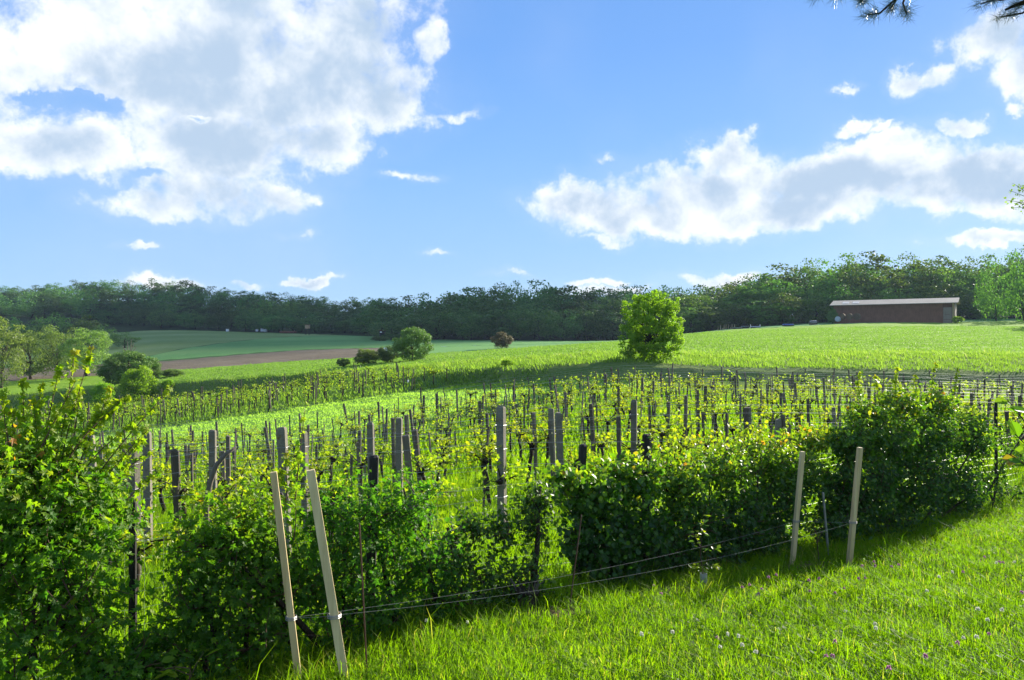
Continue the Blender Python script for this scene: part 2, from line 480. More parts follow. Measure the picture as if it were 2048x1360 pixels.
for c_, q_ in ((-500, [(36, -6.4), (50, -7.2)]), (0, [(37, -6.4), (52, -7.3)]), (300, [(38, -5.75), (52, -6.15)]), (600, [(37, -5.2), (56, -4.95)]), (900, [(42, -4.15), (58, -3.55)]), (1240, [(45.5, -3.0), (49, -2.6)]),
               (1500, [(48, -3.28), (51, -2.85)]), (1750, [(50, -3.6), (54, -3.2)]), (2048, [(53, -4.05), (56, -3.6)]), (2300, [(55, -4.2), (58, -3.8)])):
    FEAT[c_][2:4] = q_
FEAT[900][4] = (60.2, -2.4); FEAT[900][5] = (74, -2.25); FEAT[1240][4] = (50.0, -1.45); FEAT[1500][4] = (52.0, -1.95); FEAT[1750][4] = (54.9, -2.15); FEAT[2048][4] = (56.9, -2.5); FEAT[2300][4] = (59, -2.7)
FEAT[600][5] = (82.3, -3.55); FEAT[300][5] = (87.4, -4.85); FEAT[0][5] = (87.5, -6.2); FEAT[-500][5] = (82.5, -6.4)
th_c = np.array([math.atan((c - 1024) / F) for c in COLS])
rf = np.array([[0.0] + [y * math.hypot(1, (c - 1024) / F) for y, _ in FEAT[c]] for c in COLS])
zf = np.array([[-1.66] + [z for _, z in FEAT[c]] for c in COLS])
# beyond the view the plots run on; behind the camera a gentle garden slope
TH = np.radians(np.arange(-180, 180.01, 0.5))
thx = np.concatenate([[-math.pi, R(-110)], th_c, [R(110), math.pi]])
bz = np.array([-1.66, -1.5, -1.5, -1.4, -1.4, -1.2, -1.0, -.6, 0, 2, 9, 12, 0])
rfx = np.concatenate([rf[:1], rf[:1], rf, rf[-1:], (rf[:1])])
rfx[-1] = rf[0]
zfx = np.concatenate([[bz], [bz * .4 + zf[0] * .6], zf, [bz * .4 + zf[-1] * .6], [bz]])


def smooth_th(a, w):
    k = np.exp(-.5 * (np.arange(-3 * w, 3 * w + 1) / w) ** 2); k /= k.sum()
    return np.convolve(np.concatenate([a[-3 * w - 1:-1], a, a[1:3 * w + 1]]), k, 'valid')


RF = np.stack([smooth_th(np.interp(TH, thx, rfx[:, j]), 3) for j in range(NF)], 1)
ZF = np.stack([smooth_th(np.interp(TH, thx, zfx[:, j]), 3) for j in range(NF)], 1)
LR = np.linspace(math.log(0.4), math.log(4200), 1500)
_mr = np.array([MID[c][0] * math.hypot(1, (c - 1024) / F) for c in COLS]); _mz = np.array([MID[c][1] for c in COLS])
_mr = np.concatenate([[30, 30], _mr, [30, 30]]); _mz = np.concatenate([[-1.5, -3.5], _mz, [-3.0, -1.5]])
_mr = np.clip(smooth_th(np.interp(TH, thx, _mr), 3), RF[:, 2] + 1, RF[:, 3] - 1); _mz = smooth_th(np.interp(TH, thx, _mz), 3)
RH = np.insert(RF, 3, _mr, 1); ZH = np.insert(ZF, 3, _mz, 1)
HT = np.stack([np.interp(np.exp(LR), RH[i], ZH[i]) for i in range(len(TH))])
_k = np.exp(-.5 * (np.arange(-12, 13) / 1.5) ** 2); _k /= _k.sum()
HT = np.stack([np.convolve(np.pad(h, 12, mode='edge'), _k, 'valid') for h in HT])


def H(x, y):
    """ground height at a place"""
    x = np.asarray(x, float); y = np.asarray(y, float)
    th = (np.arctan2(x, y) - TH[0]) / (TH[1] - TH[0])
    lr = (np.log(np.maximum(np.hypot(x, y), 0.41)) - LR[0]) / (LR[1] - LR[0])
    i = np.clip(th.astype(int), 0, len(TH) - 2); j = np.clip(lr.astype(int), 0, len(LR) - 2)
    a = th - i; b = np.clip(lr - j, 0, 1)
    z = (HT[i, j] * (1 - a) + HT[i + 1, j] * a) * (1 - b) + (HT[i, j + 1] * (1 - a) + HT[i + 1, j + 1] * a) * b
    r = np.hypot(x, y)
    amp = np.clip(r / 90, 0, 1) * .05 + .018
    return z + amp * (np.sin(x * .9 + 1.3 * np.sin(y * .37)) * np.cos(y * .8 + .7) + .5 * np.sin(x * 2.3 + y * 1.7))


def P3(px, py, Y):
    return np.array([(px - 1024) / F * Y, Y, (680 - py) / F * Y])


def gp(px, Y):
    """a point on the ground at a bearing and depth"""
    x = (px - 1024) / F * Y
    return np.array([x, Y, float(H(x, Y))])


def feat_r(j, th):
    return np.interp(th, TH, RF[:, j])


def band(name, j0, j1, n, mat, th0=-180, th1=180, step=0.5, part=None):
    fine = np.radians(np.arange(max(th0, -60), min(th1, 60) + 1e-6, step))
    out = []
    if th0 < -60: out.append(np.radians(np.arange(th0, -60, 3.0)))
    out.append(fine)
    if th1 > 60: out.append(np.radians(np.arange(63, th1 + 1e-6, 3.0)))
    th = np.concatenate(out)
    ra, rb = feat_r(j0, th), feat_r(j1, th)
    if part:
        lo, hi = part
        lo = lo(th) if callable(lo) else lo
        hi = hi(th) if callable(hi) else hi
        ra, rb = ra + (rb - ra) * lo, ra + (rb - ra) * hi
    f = np.linspace(0, 1, n + 1)
    r = ra[:, None] * (1 - f) + rb[:, None] * f if rb.mean() < 3 * max(ra.mean(), 1e-3) or j0 == 0 else np.exp(np.log(ra)[:, None] * (1 - f) + np.log(rb)[:, None] * f)
    x, y = r * np.sin(th)[:, None], r * np.cos(th)[:, None]
    z = H(x, y)
    v = np.stack([x, y, z], -1).reshape(-1, 3)
    a, b = np.meshgrid(np.arange(len(th) - 1), np.arange(n), indexing='ij')
    p = (a * (n + 1) + b).ravel()
    q = np.stack([p, p + 1, p + n + 2, p + n + 1], 1)
    if j0 == 0:
        q = q[:]
    o = link(name, raw_mesh(name, v, q, mat, None, True))
    o["kind"] = "structure"
    return o


M_LAWN = ground_mat("lawn_soil", [(.3, (.035, .06, .008)), (.5, (.06, .11, .010)), (.7, (.09, .13, .02))], .8, 30, .5)
M_VINE = ground_mat("vineyard_turf", [(.3, (.08, .14, .012)), (.5, (.14, .23, .016)), (.7, (.20, .25, .04))], .35, 9, .6)
M_STRIP = ground_mat("clover_green", [(.3, (.20, .34, .05)), (.5, (.26, .42, .065)), (.7, (.32, .47, .09))], .25, 7, .5)
M_LVINE = ground_mat("lower_vineyard_turf", [(.3, (.06, .12, .03)), (.5, (.10, .18, .04)), (.7, (.15, .20, .06))], .3, 6, .6)
M_BANK = ground_mat("bank_turf", [(.3, (.06, .11, .025)), (.5, (.11, .17, .04)), (.7, (.2, .22, .08))], .3, 4, .8, dist=.2)
M_WHEAT = ground_mat("young_wheat", [(.25, (.12, .24, .02)), (.5, (.19, .32, .03)), (.75, (.26, .38, .05))], .12, 3.5, .7, streak=((.97, .24), 6.5, .05), dist=.15)
M_PLOUGH = ground_mat("ploughed_soil", [(.3, (.115, .093, .065)), (.5, (.165, .135, .095)), (.7, (.215, .18, .13))], .15, 2.5, .8, dist=.2, streak=((.9, .43), 3.5, .04))
M_MEADOW = ground_mat("blue_green_crop", [(.3, (.10, .22, .065)), (.5, (.14, .29, .09)), (.7, (.20, .33, .10))], .045, 2.0, .5, dist=.2, streak=((.93, .36), 55, .10))
M_FOREST = ground_mat("forest_floor", [(.3, (.02, .03, .012)), (.6, (.04, .055, .02)), (.8, (.05, .07, .03))], .1, 1.5, .6)

band("lawn", 0, 1, 34, M_LAWN)
band("vineyard_ground", 1, 3, 70, M_VINE)
TH_S = round(math.degrees(math.atan((1200 - 1024) / F)) * 2) / 2
band("clover_field", 3, 4, 14, M_STRIP, -180, TH_S)
band("grass_strip", 3, 4, 8, M_VINE, TH_S, 180)
TH_V = round(math.degrees(math.atan((885 - 1024) / F)) * 2) / 2
band("lower_vineyard_ground", 4, 5, 24, M_LVINE, -180, TH_V)
band("grassy_bank", 4, 5, 10, M_BANK, TH_V, 180)
band("rough_meadow", 5, 6, 14, M_BANK)
band("wheat_field", 6, 7, 46, M_WHEAT)
TH_P = math.degrees(math.atan((775 - 1024) / F))
band("ploughed_field", 7, 8, 20, M_PLOUGH, -60, TH_P)
band("meadow", 7, 8, 20, M_MEADOW, TH_P, 60)
M_HAY = ground_mat("olive_hay_meadow", [(.3, (.13, .20, .06)), (.5, (.17, .25, .08)), (.7, (.24, .30, .12))], .05, 2.0, .5, dist=.2, streak=((.95, .30), 38, .07))
M_MARGIN = ground_mat("grass_margin", [(.3, (.05, .10, .035)), (.7, (.09, .15, .05))], .3, 2.0, .5, dist=.2)
_t = lambda px: math.atan((px - 1024) / F)
split = lambda th: np.interp(th, [_t(-200), _t(300), _t(450), _t(640), _t(700)], [.05, .10, .36, .86, .985])
band("grass_margin", 8, 9, 2, M_MARGIN, part=(0.0, .018))
band("blue_green_field", 8, 9, 30, M_MEADOW, part=(.018, split))
band("grass_margin", 8, 9, 2, M_MARGIN, part=(split, lambda th: split(th) + .012))
band("hay_meadow", 8, 9, 30, M_HAY, part=(lambda th: split(th) + .012, 1.0))
band("wooded_hill", 9, 11, 30, M_FOREST)
band("far_plain", 11, 12, 12, M_MEADOW)
band("garden_ground", 7, 8, 6, M_MEADOW, 60, 180)
band("garden_ground", 7, 8, 6, M_MEADOW, -180, -60)


# ================================================================== grass as stuff
def blades(n_, pos, hgt, wid, lean, mat, name, tint, kind="stuff", label=None, bend=None):
    n_ = len(pos)
    a = rng.uniform(0, 2 * math.pi, n_)
    side = np.stack([np.cos(a), np.sin(a), np.zeros(n_)], 1)
    b = a + math.pi / 2 + rng.normal(0, .5, n_)
    fwd = np.stack([np.cos(b), np.sin(b), np.zeros(n_)], 1)
    if bend is not None: fwd = norm(fwd + bend)
    ln = (lean * rng.uniform(.2, 1.6, n_) * hgt)[:, None]
    up = np.array([0, 0, 1.0])
    h_ = hgt[:, None]; w_ = wid[:, None]
    p0, p1 = pos - side * w_ * .5, pos + side * w_ * .5
    m0 = pos + up * h_ * .55 + fwd * ln * .35
    p2, p3 = m0 - side * w_ * .42, m0 + side * w_ * .42
    tip = pos + up * h_ * (1 - .25 * lean) + fwd * ln
    v = np.stack([p0, p1, p2, p3, tip], 1).reshape(-1, 3)
    k = (np.arange(n_) * 5)[:, None, None]
    t = (np.array([[0, 1, 3], [0, 3, 2], [2, 3, 4]])[None] + k).reshape(-1, 3)
    o = link(name, raw_mesh(name, v, t, mat, np.repeat(np.clip(tint, 0, 1), 5)))
    tag(o, kind=kind, label=label)
    return o


def vnoise(x, y, s, seed=0):
    g = np.random.default_rng(100 + seed)
    f = 0
    for k in range(5):
        kx, ky, ph = g.normal(0, 1, 2).tolist() + [g.uniform(0, 6.28)]
        f = f + np.sin((x * kx + y * ky) * s * (1 + .5 * k) + ph)
    return f / 5


def hedge_d(x, y):
    return (x - HEDGE0[0]) * HNRM[0] + (y - HEDGE0[1]) * HNRM[1]


def scatter(n_, y0, y1, px0=-60, px1=2110, power=1.0):
    """points within the field of view, roughly even on the ground"""
    u = rng.uniform((px0 - 1024) / F, (px1 - 1024) / F, n_)
    y = np.sqrt(rng.uniform(y0 ** 2, y1 ** 2, n_)) if power == 1 else (rng.uniform(y0 ** power, y1 ** power, n_)) ** (1 / power)
    return u * y, y


SOIL = [(1345, 1207, 8.0, .34, .17), (1598, 1158, 9.2, .36, .16), (1112, 1268, 7.0, .34, .17)]
soil_c = []
for (px, py, Y, a_, b_) in SOIL:
    soil_c.append(gp(px, Y))


def in_soil(x, y):
    m = np.zeros(len(x), bool)
    for c, (_, _, _, a_, b_) in zip(soil_c, SOIL):
        m |= ((x - c[0]) / a_) ** 2 + ((y - c[1]) / b_) ** 2 < .8
    return m


# lawn
x, y = scatter(430000, 3.0, 17.5, -260, 2560, power=1.15)
d = hedge_d(x, y)
k = (d < .75) & (~in_soil(x, y) | (rng.random(len(x)) < .12))
x, y, d = x[k], y[k], d[k]
long_ = np.clip((d + 1.5) / 1.5, 0, 1) * .6 + .5 * np.clip(vnoise(x, y, 2.0, 1) + .1, 0, 1)
hg = rng.gamma(6, .013, len(x)) * (1 + 1.1 * long_) + .02
stray = rng.random(len(x)) < .008
hg[stray] *= 2.2
tn = .45 + .22 * vnoise(x, y, 1.1, 2) + .14 * vnoise(x, y, .45, 12) + rng.normal(0, .16, len(x))
hg *= 1 + .35 * vnoise(x, y, 2.6, 13)
tn[rng.random(len(x)) < .045] = 1.0
# tall tufts along the hedge foot and strewn over the lawn
cxs, cys = scatter(900, 3.8, 15)
cd = hedge_d(cxs, cys)
ck = ((cd > -.75) & (cd < .5) & (rng.random(900) < .75)) | ((cd < -.7) & (rng.random(900) < .10))
cxs, cys = cxs[ck], cys[ck]
m_ = rng.integers(6, 18, len(cxs))
ci = np.repeat(np.arange(len(cxs)), m_)
tx, ty = cxs[ci] + rng.normal(0, .035, len(ci)), cys[ci] + rng.normal(0, .035, len(ci))
th_ = rng.uniform(.16, .42, len(cxs))[ci] * rng.uniform(.6, 1.1, len(ci)) * np.where(hedge_d(tx, ty) > -.7, 1, .6)
x, y, hg = np.concatenate([x, tx]), np.concatenate([y, ty]), np.concatenate([hg, th_])
tn = np.concatenate([tn, np.clip(rng.normal(.6, .15, len(ci)), 0, .95)])
blades(0, np.stack([x, y, H(x, y) - .01], 1), hg, rng.uniform(.004, .0085, len(x)), .75, G_GRASS, "lawn_grass", tn)
# broad clover and weed leaves low in the grass
wx, wy = scatter(26000, 3.2, 15, power=1.15)
wk = (hedge_d(wx, wy) < .6) & (vnoise(wx, wy, 1.7, 14) + rng.normal(0, .25, len(wx)) > .12)
wx, wy = wx[wk], wy[wk]
wm = MB()
wn = norm(sph(len(wx)) * .45 + [0, 0, 1])
wm.leaves(np.stack([wx, wy, H(wx, wy) + rng.uniform(.03, .09, len(wx))], 1), norm(np.cross(wn, sph(len(wx)))), wn, rng.uniform(.018, .045, len(wx)), T_BROAD, np.clip(rng.normal(.35, .15, len(wx)), 0, .8))
wm.build("clover_leaves", G_GRASS, kind="stuff")
# vineyard grass, near and far
x, y = scatter(150000, 5.5, 20, power=1.3)
k = hedge_d(x, y) > .75
x, y = x[k], y[k]
hg = rng.gamma(6, .04, len(x)) * (.8 + .5 * vnoise(x, y, .9, 3)) + .06
tn = .58 + .2 * vnoise(x, y, .7, 4) + rng.normal(0, .16, len(x))
blades(0, np.stack([x, y, H(x, y) - .01], 1), hg, rng.uniform(.008, .016, len(x)), .55, G_GRASS, "vineyard_grass", tn)
x, y = scatter(90000, 19, 52)
k = (np.hypot(x, y) < feat_r(3, np.arctan2(x, y)))
x, y = x[k], y[k]
hg = rng.gamma(6, .035, len(x)) * (1 + .6 * vnoise(x, y, .5, 5)) + .05
tn = .52 + .25 * vnoise(x, y, .45, 6) + rng.normal(0, .18, len(x))
blades(0, np.stack([x, y, H(x, y) - .01], 1), hg, rng.uniform(.03, .06, len(x)), .6, G_GRASS, "vineyard_grass", tn)
# clover strip and crop leaves
x, y = scatter(70000, 36, 60, -60, 1300)
r_, t_ = np.hypot(x, y), np.arctan2(x, y)
k = (r_ > feat_r(3, t_)) & (r_ < feat_r(4, t_))
x, y = x[k], y[k]
blades(0, np.stack([x, y, H(x, y) - .01], 1), rng.uniform(.08, .2, len(x)), rng.uniform(.04, .08, len(x)), .5, G_CLOVER, "clover_crop", .75 + .15 * vnoise(x, y, .3, 7) + rng.normal(0, .16, len(x)))
# bank: tall rough grass
x, y = scatter(230000, 48, 100, -100, 2200)
r_, t_ = np.hypot(x, y), np.arctan2(x, y)
ra, rb = np.where(t_ > R(TH_V), feat_r(4, t_), feat_r(5, t_)), feat_r(6, t_)
f_ = (r_ - ra) / (rb - ra)
k = (f_ > np.where(t_ > R(3), .13, -.15)) & (f_ < 1.12 + .45 * np.clip(t_ / .3, 0, 1) * rng.random(len(x)))
x, y, f_ = x[k], y[k], f_[k]
cl = vnoise(x, y, .8, 8)
hg = rng.gamma(6, .034, len(x)) * (1 + .7 * cl) + .06
tn = .42 + .22 * cl + .25 * np.clip(f_ - .4, 0, 1) + rng.normal(0, .13, len(x))
blades(0, np.stack([x, y, H(x, y) - .02], 1), hg, rng.uniform(.03, .065, len(x)), .6, G_TALL, "bank_grass", tn, bend=np.array([-.6, -.2, 0]))
# lower vineyard turf
x, y = scatter(40000, 50, 90, -100, 1000)
r_, t_ = np.hypot(x, y), np.arctan2(x, y)
k = (r_ > feat_r(4, t_)) & (r_ < feat_r(5, t_))
x, y = x[k], y[k]
blades(0, np.stack([x, y, H(x, y) - .01], 1), rng.gamma(6, .04, len(x)), rng.uniform(.06, .12, len(x)), .6, G_TALL, "lower_vineyard_grass", .35 + .15 * vnoise(x, y, .3, 9) + rng.normal(0, .15, len(x)))
# wheat: low tufts up to the crest
x, y = scatter(260000, 60, 150, 300, 2200, power=1.1)
r_, t_ = np.hypot(x, y), np.arctan2(x, y)
k = (r_ > feat_r(6, t_)) & (r_ < feat_r(7, t_))
x, y = x[k], y[k]
row = np.sin((x * -.24 + y * .97) * 2 * math.pi / 6.5)
k = row < .93
x, y = x[k], y[k]
blades(0, np.stack([x, y, H(x, y) - .02], 1), rng.gamma(8, .016, len(x)), rng.uniform(.05, .10, len(x)), .5, G_FIELD, "wheat_crop", .55 + .18 * vnoise(x, y, .11, 10) + rng.normal(0, .06, len(x)))

# bare soil rings round the young plants
for c, (_, _, _, a_, b_) in zip(soil_c, SOIL):
    mb = MB()
    n_ = 28
    a = np.linspace(0, 2 * math.pi, n_, endpoint=False)
    rr = 1 + rng.normal(0, .12, n_)
    ring = [np.array([[c[0], c[1], float(H(c[0], c[1])) + .035]])]
    for f, dz in ((.5, .03), (.85, .02), (1.05, -.03)):
        X, Y = c[0] + np.cos(a) * a_ * rr * f, c[1] + np.sin(a) * b_ * rr * f
        ring.append(np.stack([X, Y, H(X, Y) + dz + rng.normal(0, .006, n_)], 1))
    t = [[0, 1 + i, 1 + (i + 1) % n_] for i in range(n_)]
    for q in range(2):
        o_ = 1 + q * n_
        for i in range(n_):
            j = (i + 1) % n_
            t += [[o_ + i, o_ + n_ + i, o_ + n_ + j], [o_ + i, o_ + n_ + j, o_ + j]]
    mb.add(np.concatenate(ring), t)
    m_ = 120
    aa, r2 = rng.uniform(0, 6.28, m_), np.sqrt(rng.random(m_))
    X, Y = c[0] + np.cos(aa) * a_ * r2, c[1] + np.sin(aa) * b_ * r2
    mb.leaves(np.stack([X, Y, H(X, Y) + .045], 1), norm(np.stack([np.cos(aa * 7), np.sin(aa * 7), rng.normal(0, .2, m_)], 1)), np.array([[0, 0, 1.0]]) + rng.normal(0, .3, (m_, 3)), rng.uniform(.02, .05, m_), T_DIAM, .5)
    tag(mb.build("soil_patch", flat_mat("bark_mulch", (.13, .075, .045), .9, .1, 0, 30, .5)), kind="structure")


# ================================================================== trees
def crown_mb(g, H_, Wd, zc, rz, n_clump, n_leaf, leaf, tpl, lump=.24, low=-.75, tb=.5, core=.35, square=1.0):
    """foliage clumps through an uneven crown; H_ height scale, Wd half width"""
    mb = MB()
    dirs = sph(n_clump * 3, g); dirs = dirs[dirs[:, 2] > low][:n_clump]
    n_clump = len(dirs)
    if square != 1.0:
        dirs = dirs / (np.abs(dirs) ** square).sum(1, keepdims=True) ** (1 / square)
    rad = g.uniform(core, .86, n_clump) ** .7
    cc = dirs * rad[:, None] * [Wd, Wd, rz] + [0, 0, zc]
    cr = g.uniform(.6, 1.2, n_clump) * lump * Wd
    per = np.maximum(6, (n_leaf * cr ** 2 / (cr ** 2).sum())).astype(int)
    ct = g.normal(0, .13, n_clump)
    for i in range(n_clump):
        dd = sph(per[i], g)
        dd = norm(dd + dirs[i] * .35 + [0, 0, .15])
        p = cc[i] + dd * (cr[i] * g.uniform(.35, 1.12, per[i]) ** .8)[:, None] * [1, 1, .8]
        nr = norm(dd + g.normal(0, .55, (per[i], 3)))
        ax = norm(np.cross(nr, sph(per[i], g)) + [0, 0, -.3])
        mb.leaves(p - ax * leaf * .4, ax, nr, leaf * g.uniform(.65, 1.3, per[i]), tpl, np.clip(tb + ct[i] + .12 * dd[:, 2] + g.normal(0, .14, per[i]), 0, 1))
    return mb, cc


def trunk_mb(g, H_, zc, r0, cc, n_limb=9, k=7):
    mb = MB()
    zs = np.linspace(0, zc * 1.15, 7)
    wob = np.cumsum(g.normal(0, .012 * H_, (7, 2)), 0); wob[0] = 0
    pts = np.concatenate([wob, zs[:, None]], 1)
    pts[0, 2] = -.03 * H_
    mb.tube(pts, np.linspace(r0, r0 * .4, 7) * np.array([1.35, 1, 1, 1, 1, 1, .8]), k)
    for i in g.choice(len(cc), min(n_limb, len(cc)), replace=False):
        s_ = pts[g.integers(2, 6)]
        e_ = cc[i]
        md = (s_ + e_) / 2 + [0, 0, .03 * H_] + g.normal(0, .02 * H_, 3)
        q = np.stack([s_, md, e_])
        f = np.linspace(0, 1, 6)[:, None]
        cur = (1 - f) ** 2 * q[0] + 2 * f * (1 - f) * q[1] + f ** 2 * q[2]
        mb.tube(cur, np.linspace(r0 * .42, r0 * .1, 6), 5)
    return mb


class TreeKind:
    def __init__(s, name, seed, leafmat, W_, zc, rz, n_clump, n_leaf, leaf, tpl=T_DIAM, bark=BARK_DARK, r0=.02, limbs=8, **kw):
        g = np.random.default_rng(seed)
        cm, cc = crown_mb(g, 1, W_, zc, rz, n_clump, n_leaf, leaf, tpl, **kw)
        s.name, s.W = name, W_
        v = cm.arrays()[0]
        s.top = float(np.quantile(v[:, 2], .998))
        s.wide = float(np.quantile(np.hypot(v[:, 0], v[:, 1]), .97))
        s.raw = cm
        s.crown = cm.mesh("crown", leafmat)
        s.trunk = trunk_mb(g, 1, zc, r0, cc, limbs).mesh("trunk", bark, smooth=True)

    def put(s, loc, height, width, label, cat="tree", group=None, name=None, rot=None):
        o = thing(name or s.name, label, cat, loc, group)
        sz = height / s.top; sx_ = width / (2 * s.wide)
        o.scale = (sx_, sx_, sz)
        o.rotation_euler = (0, 0, rng.uniform(0, 6.28) if rot is None else rot)
        link("trunk", s.trunk, o)
        c = link("crown", s.crown, o)
        c["kind"] = "stuff"
        return o


def tree_at(kind, px, Y, top, wpx, label, cat="tree", group=None, name=None, rot=None, sink=.0):
    b = gp(px, Y)
    h = (680 - top) / F * Y - b[2]
    return kind.put(b - [0, 0, sink], max(h, .3), wpx / F * Y, label, cat, group, name, rot)


ORD = "first second third fourth fifth sixth seventh eighth ninth tenth eleventh twelfth thirteenth fourteenth fifteenth sixteenth seventeenth eighteenth nineteenth twentieth".split()
TENS = {20: "twenty", 30: "thirty", 40: "forty", 50: "fifty", 60: "sixty", 70: "seventy", 80: "eighty"}


def ordinal(n_):
    if n_ <= 20: return ORD[n_ - 1]
    t, u = n_ // 10 * 10, n_ % 10
    if u == 0: return TENS[t][:-1] + "ieth"
    return TENS[t] + "-" + ORD[u - 1]


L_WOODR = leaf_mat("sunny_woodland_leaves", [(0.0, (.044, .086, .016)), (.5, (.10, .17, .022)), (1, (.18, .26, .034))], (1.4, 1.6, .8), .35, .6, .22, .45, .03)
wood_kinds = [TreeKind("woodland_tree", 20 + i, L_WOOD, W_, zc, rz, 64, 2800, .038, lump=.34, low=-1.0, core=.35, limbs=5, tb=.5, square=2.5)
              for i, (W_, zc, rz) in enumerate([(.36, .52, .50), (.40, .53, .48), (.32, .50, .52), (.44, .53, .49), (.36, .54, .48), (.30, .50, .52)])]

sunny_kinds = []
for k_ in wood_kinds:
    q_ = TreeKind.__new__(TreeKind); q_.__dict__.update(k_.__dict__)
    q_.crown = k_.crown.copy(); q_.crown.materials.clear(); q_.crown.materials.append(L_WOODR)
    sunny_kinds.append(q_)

SIL = np.array([(-200, 572), (0, 575), (100, 568), (200, 560), (300, 563), (400, 568), (500, 580), (600, 592), (680, 600), (780, 600), (830, 590), (880, 585), (930, 578), (960, 571), (1050, 568), (1100, 566),
                (1150, 572), (1200, 580), (1230, 577), (1270, 567), (1330, 575), (1400, 570), (1450, 575), (1480, 560), (1520, 550), (1560, 540), (1600, 525), (1650, 515), (1700, 510), (1750, 505), (1790, 512), (1830, 505), (1870, 510), (1920, 505), (1970, 518), (2048, 490), (2300, 485)])


def sil(px):
    return float(np.interp(px, SIL[:, 0], SIL[:, 1]))


def wood_row(px0, px1, step, Y, frac, base, wm, desc, group, jy=4.0, kinds=None):
    """one row of trees; frac 1 reaches the skyline, less stays below it"""
    px, i = px0, 0
    while px < px1:
        i += 1
        p = px + rng.normal(0, step * .18)
        yy = Y(p) if callable(Y) else Y
        yy += rng.uniform(-jy, jy)
        s_ = sil(p)
        top = s_ + (base(p) - s_) * (1 - frac) + rng.normal(0, 5.0 if px0 > 1300 else 3.0)
        kind = (kinds or wood_kinds)[rng.integers(len(wood_kinds))]
        w = wm * rng.uniform(1.0, 1.6)
        tree_at(kind, p, yy, top, w / yy * F, f"{desc[rng.integers(len(desc[:-1]))]} {ordinal(i)} along {desc[-1]}", "tree", group)
        px += step * rng.uniform(.85, 1.15)


# far hill wood: front edge, the slope, the skyline
hillbase = lambda p: 662
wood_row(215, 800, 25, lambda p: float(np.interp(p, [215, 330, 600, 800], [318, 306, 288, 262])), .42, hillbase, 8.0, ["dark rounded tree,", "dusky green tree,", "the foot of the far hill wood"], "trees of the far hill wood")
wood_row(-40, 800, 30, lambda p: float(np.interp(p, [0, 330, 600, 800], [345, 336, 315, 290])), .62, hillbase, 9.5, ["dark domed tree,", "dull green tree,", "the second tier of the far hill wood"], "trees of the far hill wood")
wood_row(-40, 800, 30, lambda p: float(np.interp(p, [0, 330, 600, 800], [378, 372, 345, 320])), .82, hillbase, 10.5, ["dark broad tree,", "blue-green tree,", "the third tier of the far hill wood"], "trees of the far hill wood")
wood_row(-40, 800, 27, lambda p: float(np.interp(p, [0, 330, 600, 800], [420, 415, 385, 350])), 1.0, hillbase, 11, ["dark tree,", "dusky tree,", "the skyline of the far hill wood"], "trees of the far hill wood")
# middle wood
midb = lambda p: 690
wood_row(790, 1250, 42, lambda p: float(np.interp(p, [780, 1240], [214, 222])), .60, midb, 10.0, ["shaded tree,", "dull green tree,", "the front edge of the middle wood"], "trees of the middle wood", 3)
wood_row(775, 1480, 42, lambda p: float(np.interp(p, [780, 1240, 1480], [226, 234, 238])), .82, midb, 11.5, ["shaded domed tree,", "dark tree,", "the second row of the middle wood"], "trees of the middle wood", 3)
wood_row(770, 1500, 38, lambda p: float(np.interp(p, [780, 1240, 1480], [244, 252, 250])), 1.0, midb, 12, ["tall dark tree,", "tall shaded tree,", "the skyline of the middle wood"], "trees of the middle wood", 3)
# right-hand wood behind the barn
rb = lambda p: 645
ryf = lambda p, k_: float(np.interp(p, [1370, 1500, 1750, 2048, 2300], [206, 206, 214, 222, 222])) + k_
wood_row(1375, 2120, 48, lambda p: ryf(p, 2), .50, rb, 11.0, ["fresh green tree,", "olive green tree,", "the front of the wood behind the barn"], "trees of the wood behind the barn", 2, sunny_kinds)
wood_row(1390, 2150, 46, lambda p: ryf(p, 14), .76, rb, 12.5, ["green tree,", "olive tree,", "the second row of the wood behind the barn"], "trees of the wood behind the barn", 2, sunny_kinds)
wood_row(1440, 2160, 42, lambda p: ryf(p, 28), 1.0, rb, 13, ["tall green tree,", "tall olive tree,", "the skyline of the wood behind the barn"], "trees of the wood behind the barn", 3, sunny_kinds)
# the unseen depth of the woods as one mass
mass = MB()
for kx in range(260):
    px = rng.uniform(-250, 2350)
    if px < 790: Y = rng.uniform(330, 470)
    elif px < 1400: Y = rng.uniform(255, 300)
    else: Y = rng.uniform(245, 290)
    b = gp(px, Y)
    h = min(16, max(5, (680 - sil(px) - rng.uniform(3, 22)) / F * Y - b[2]))
    kd = wood_kinds[rng.integers(6)]
    v, t, c = kd.raw.arrays()
    nl = len(v) // 4
    pick = rng.choice(nl, 420, replace=False)
    vv = v.reshape(nl, 4, 3)[pick]
    vc = vv.mean(1, keepdims=True)
    vv = (vc + (vv - vc) * 1.7).reshape(-1, 3) * [11 / (2 * kd.wide), 11 / (2 * kd.wide), h / kd.top] + b
    tt = (np.array([[0, 3, 1], [0, 2, 3]])[None] + (np.arange(420) * 4)[:, None, None]).reshape(-1, 3)
    mass.add(vv, tt, np.repeat(c.reshape(nl, 4)[pick, 0], 4))
mass.build("woodland", L_WOOD, kind="stuff")

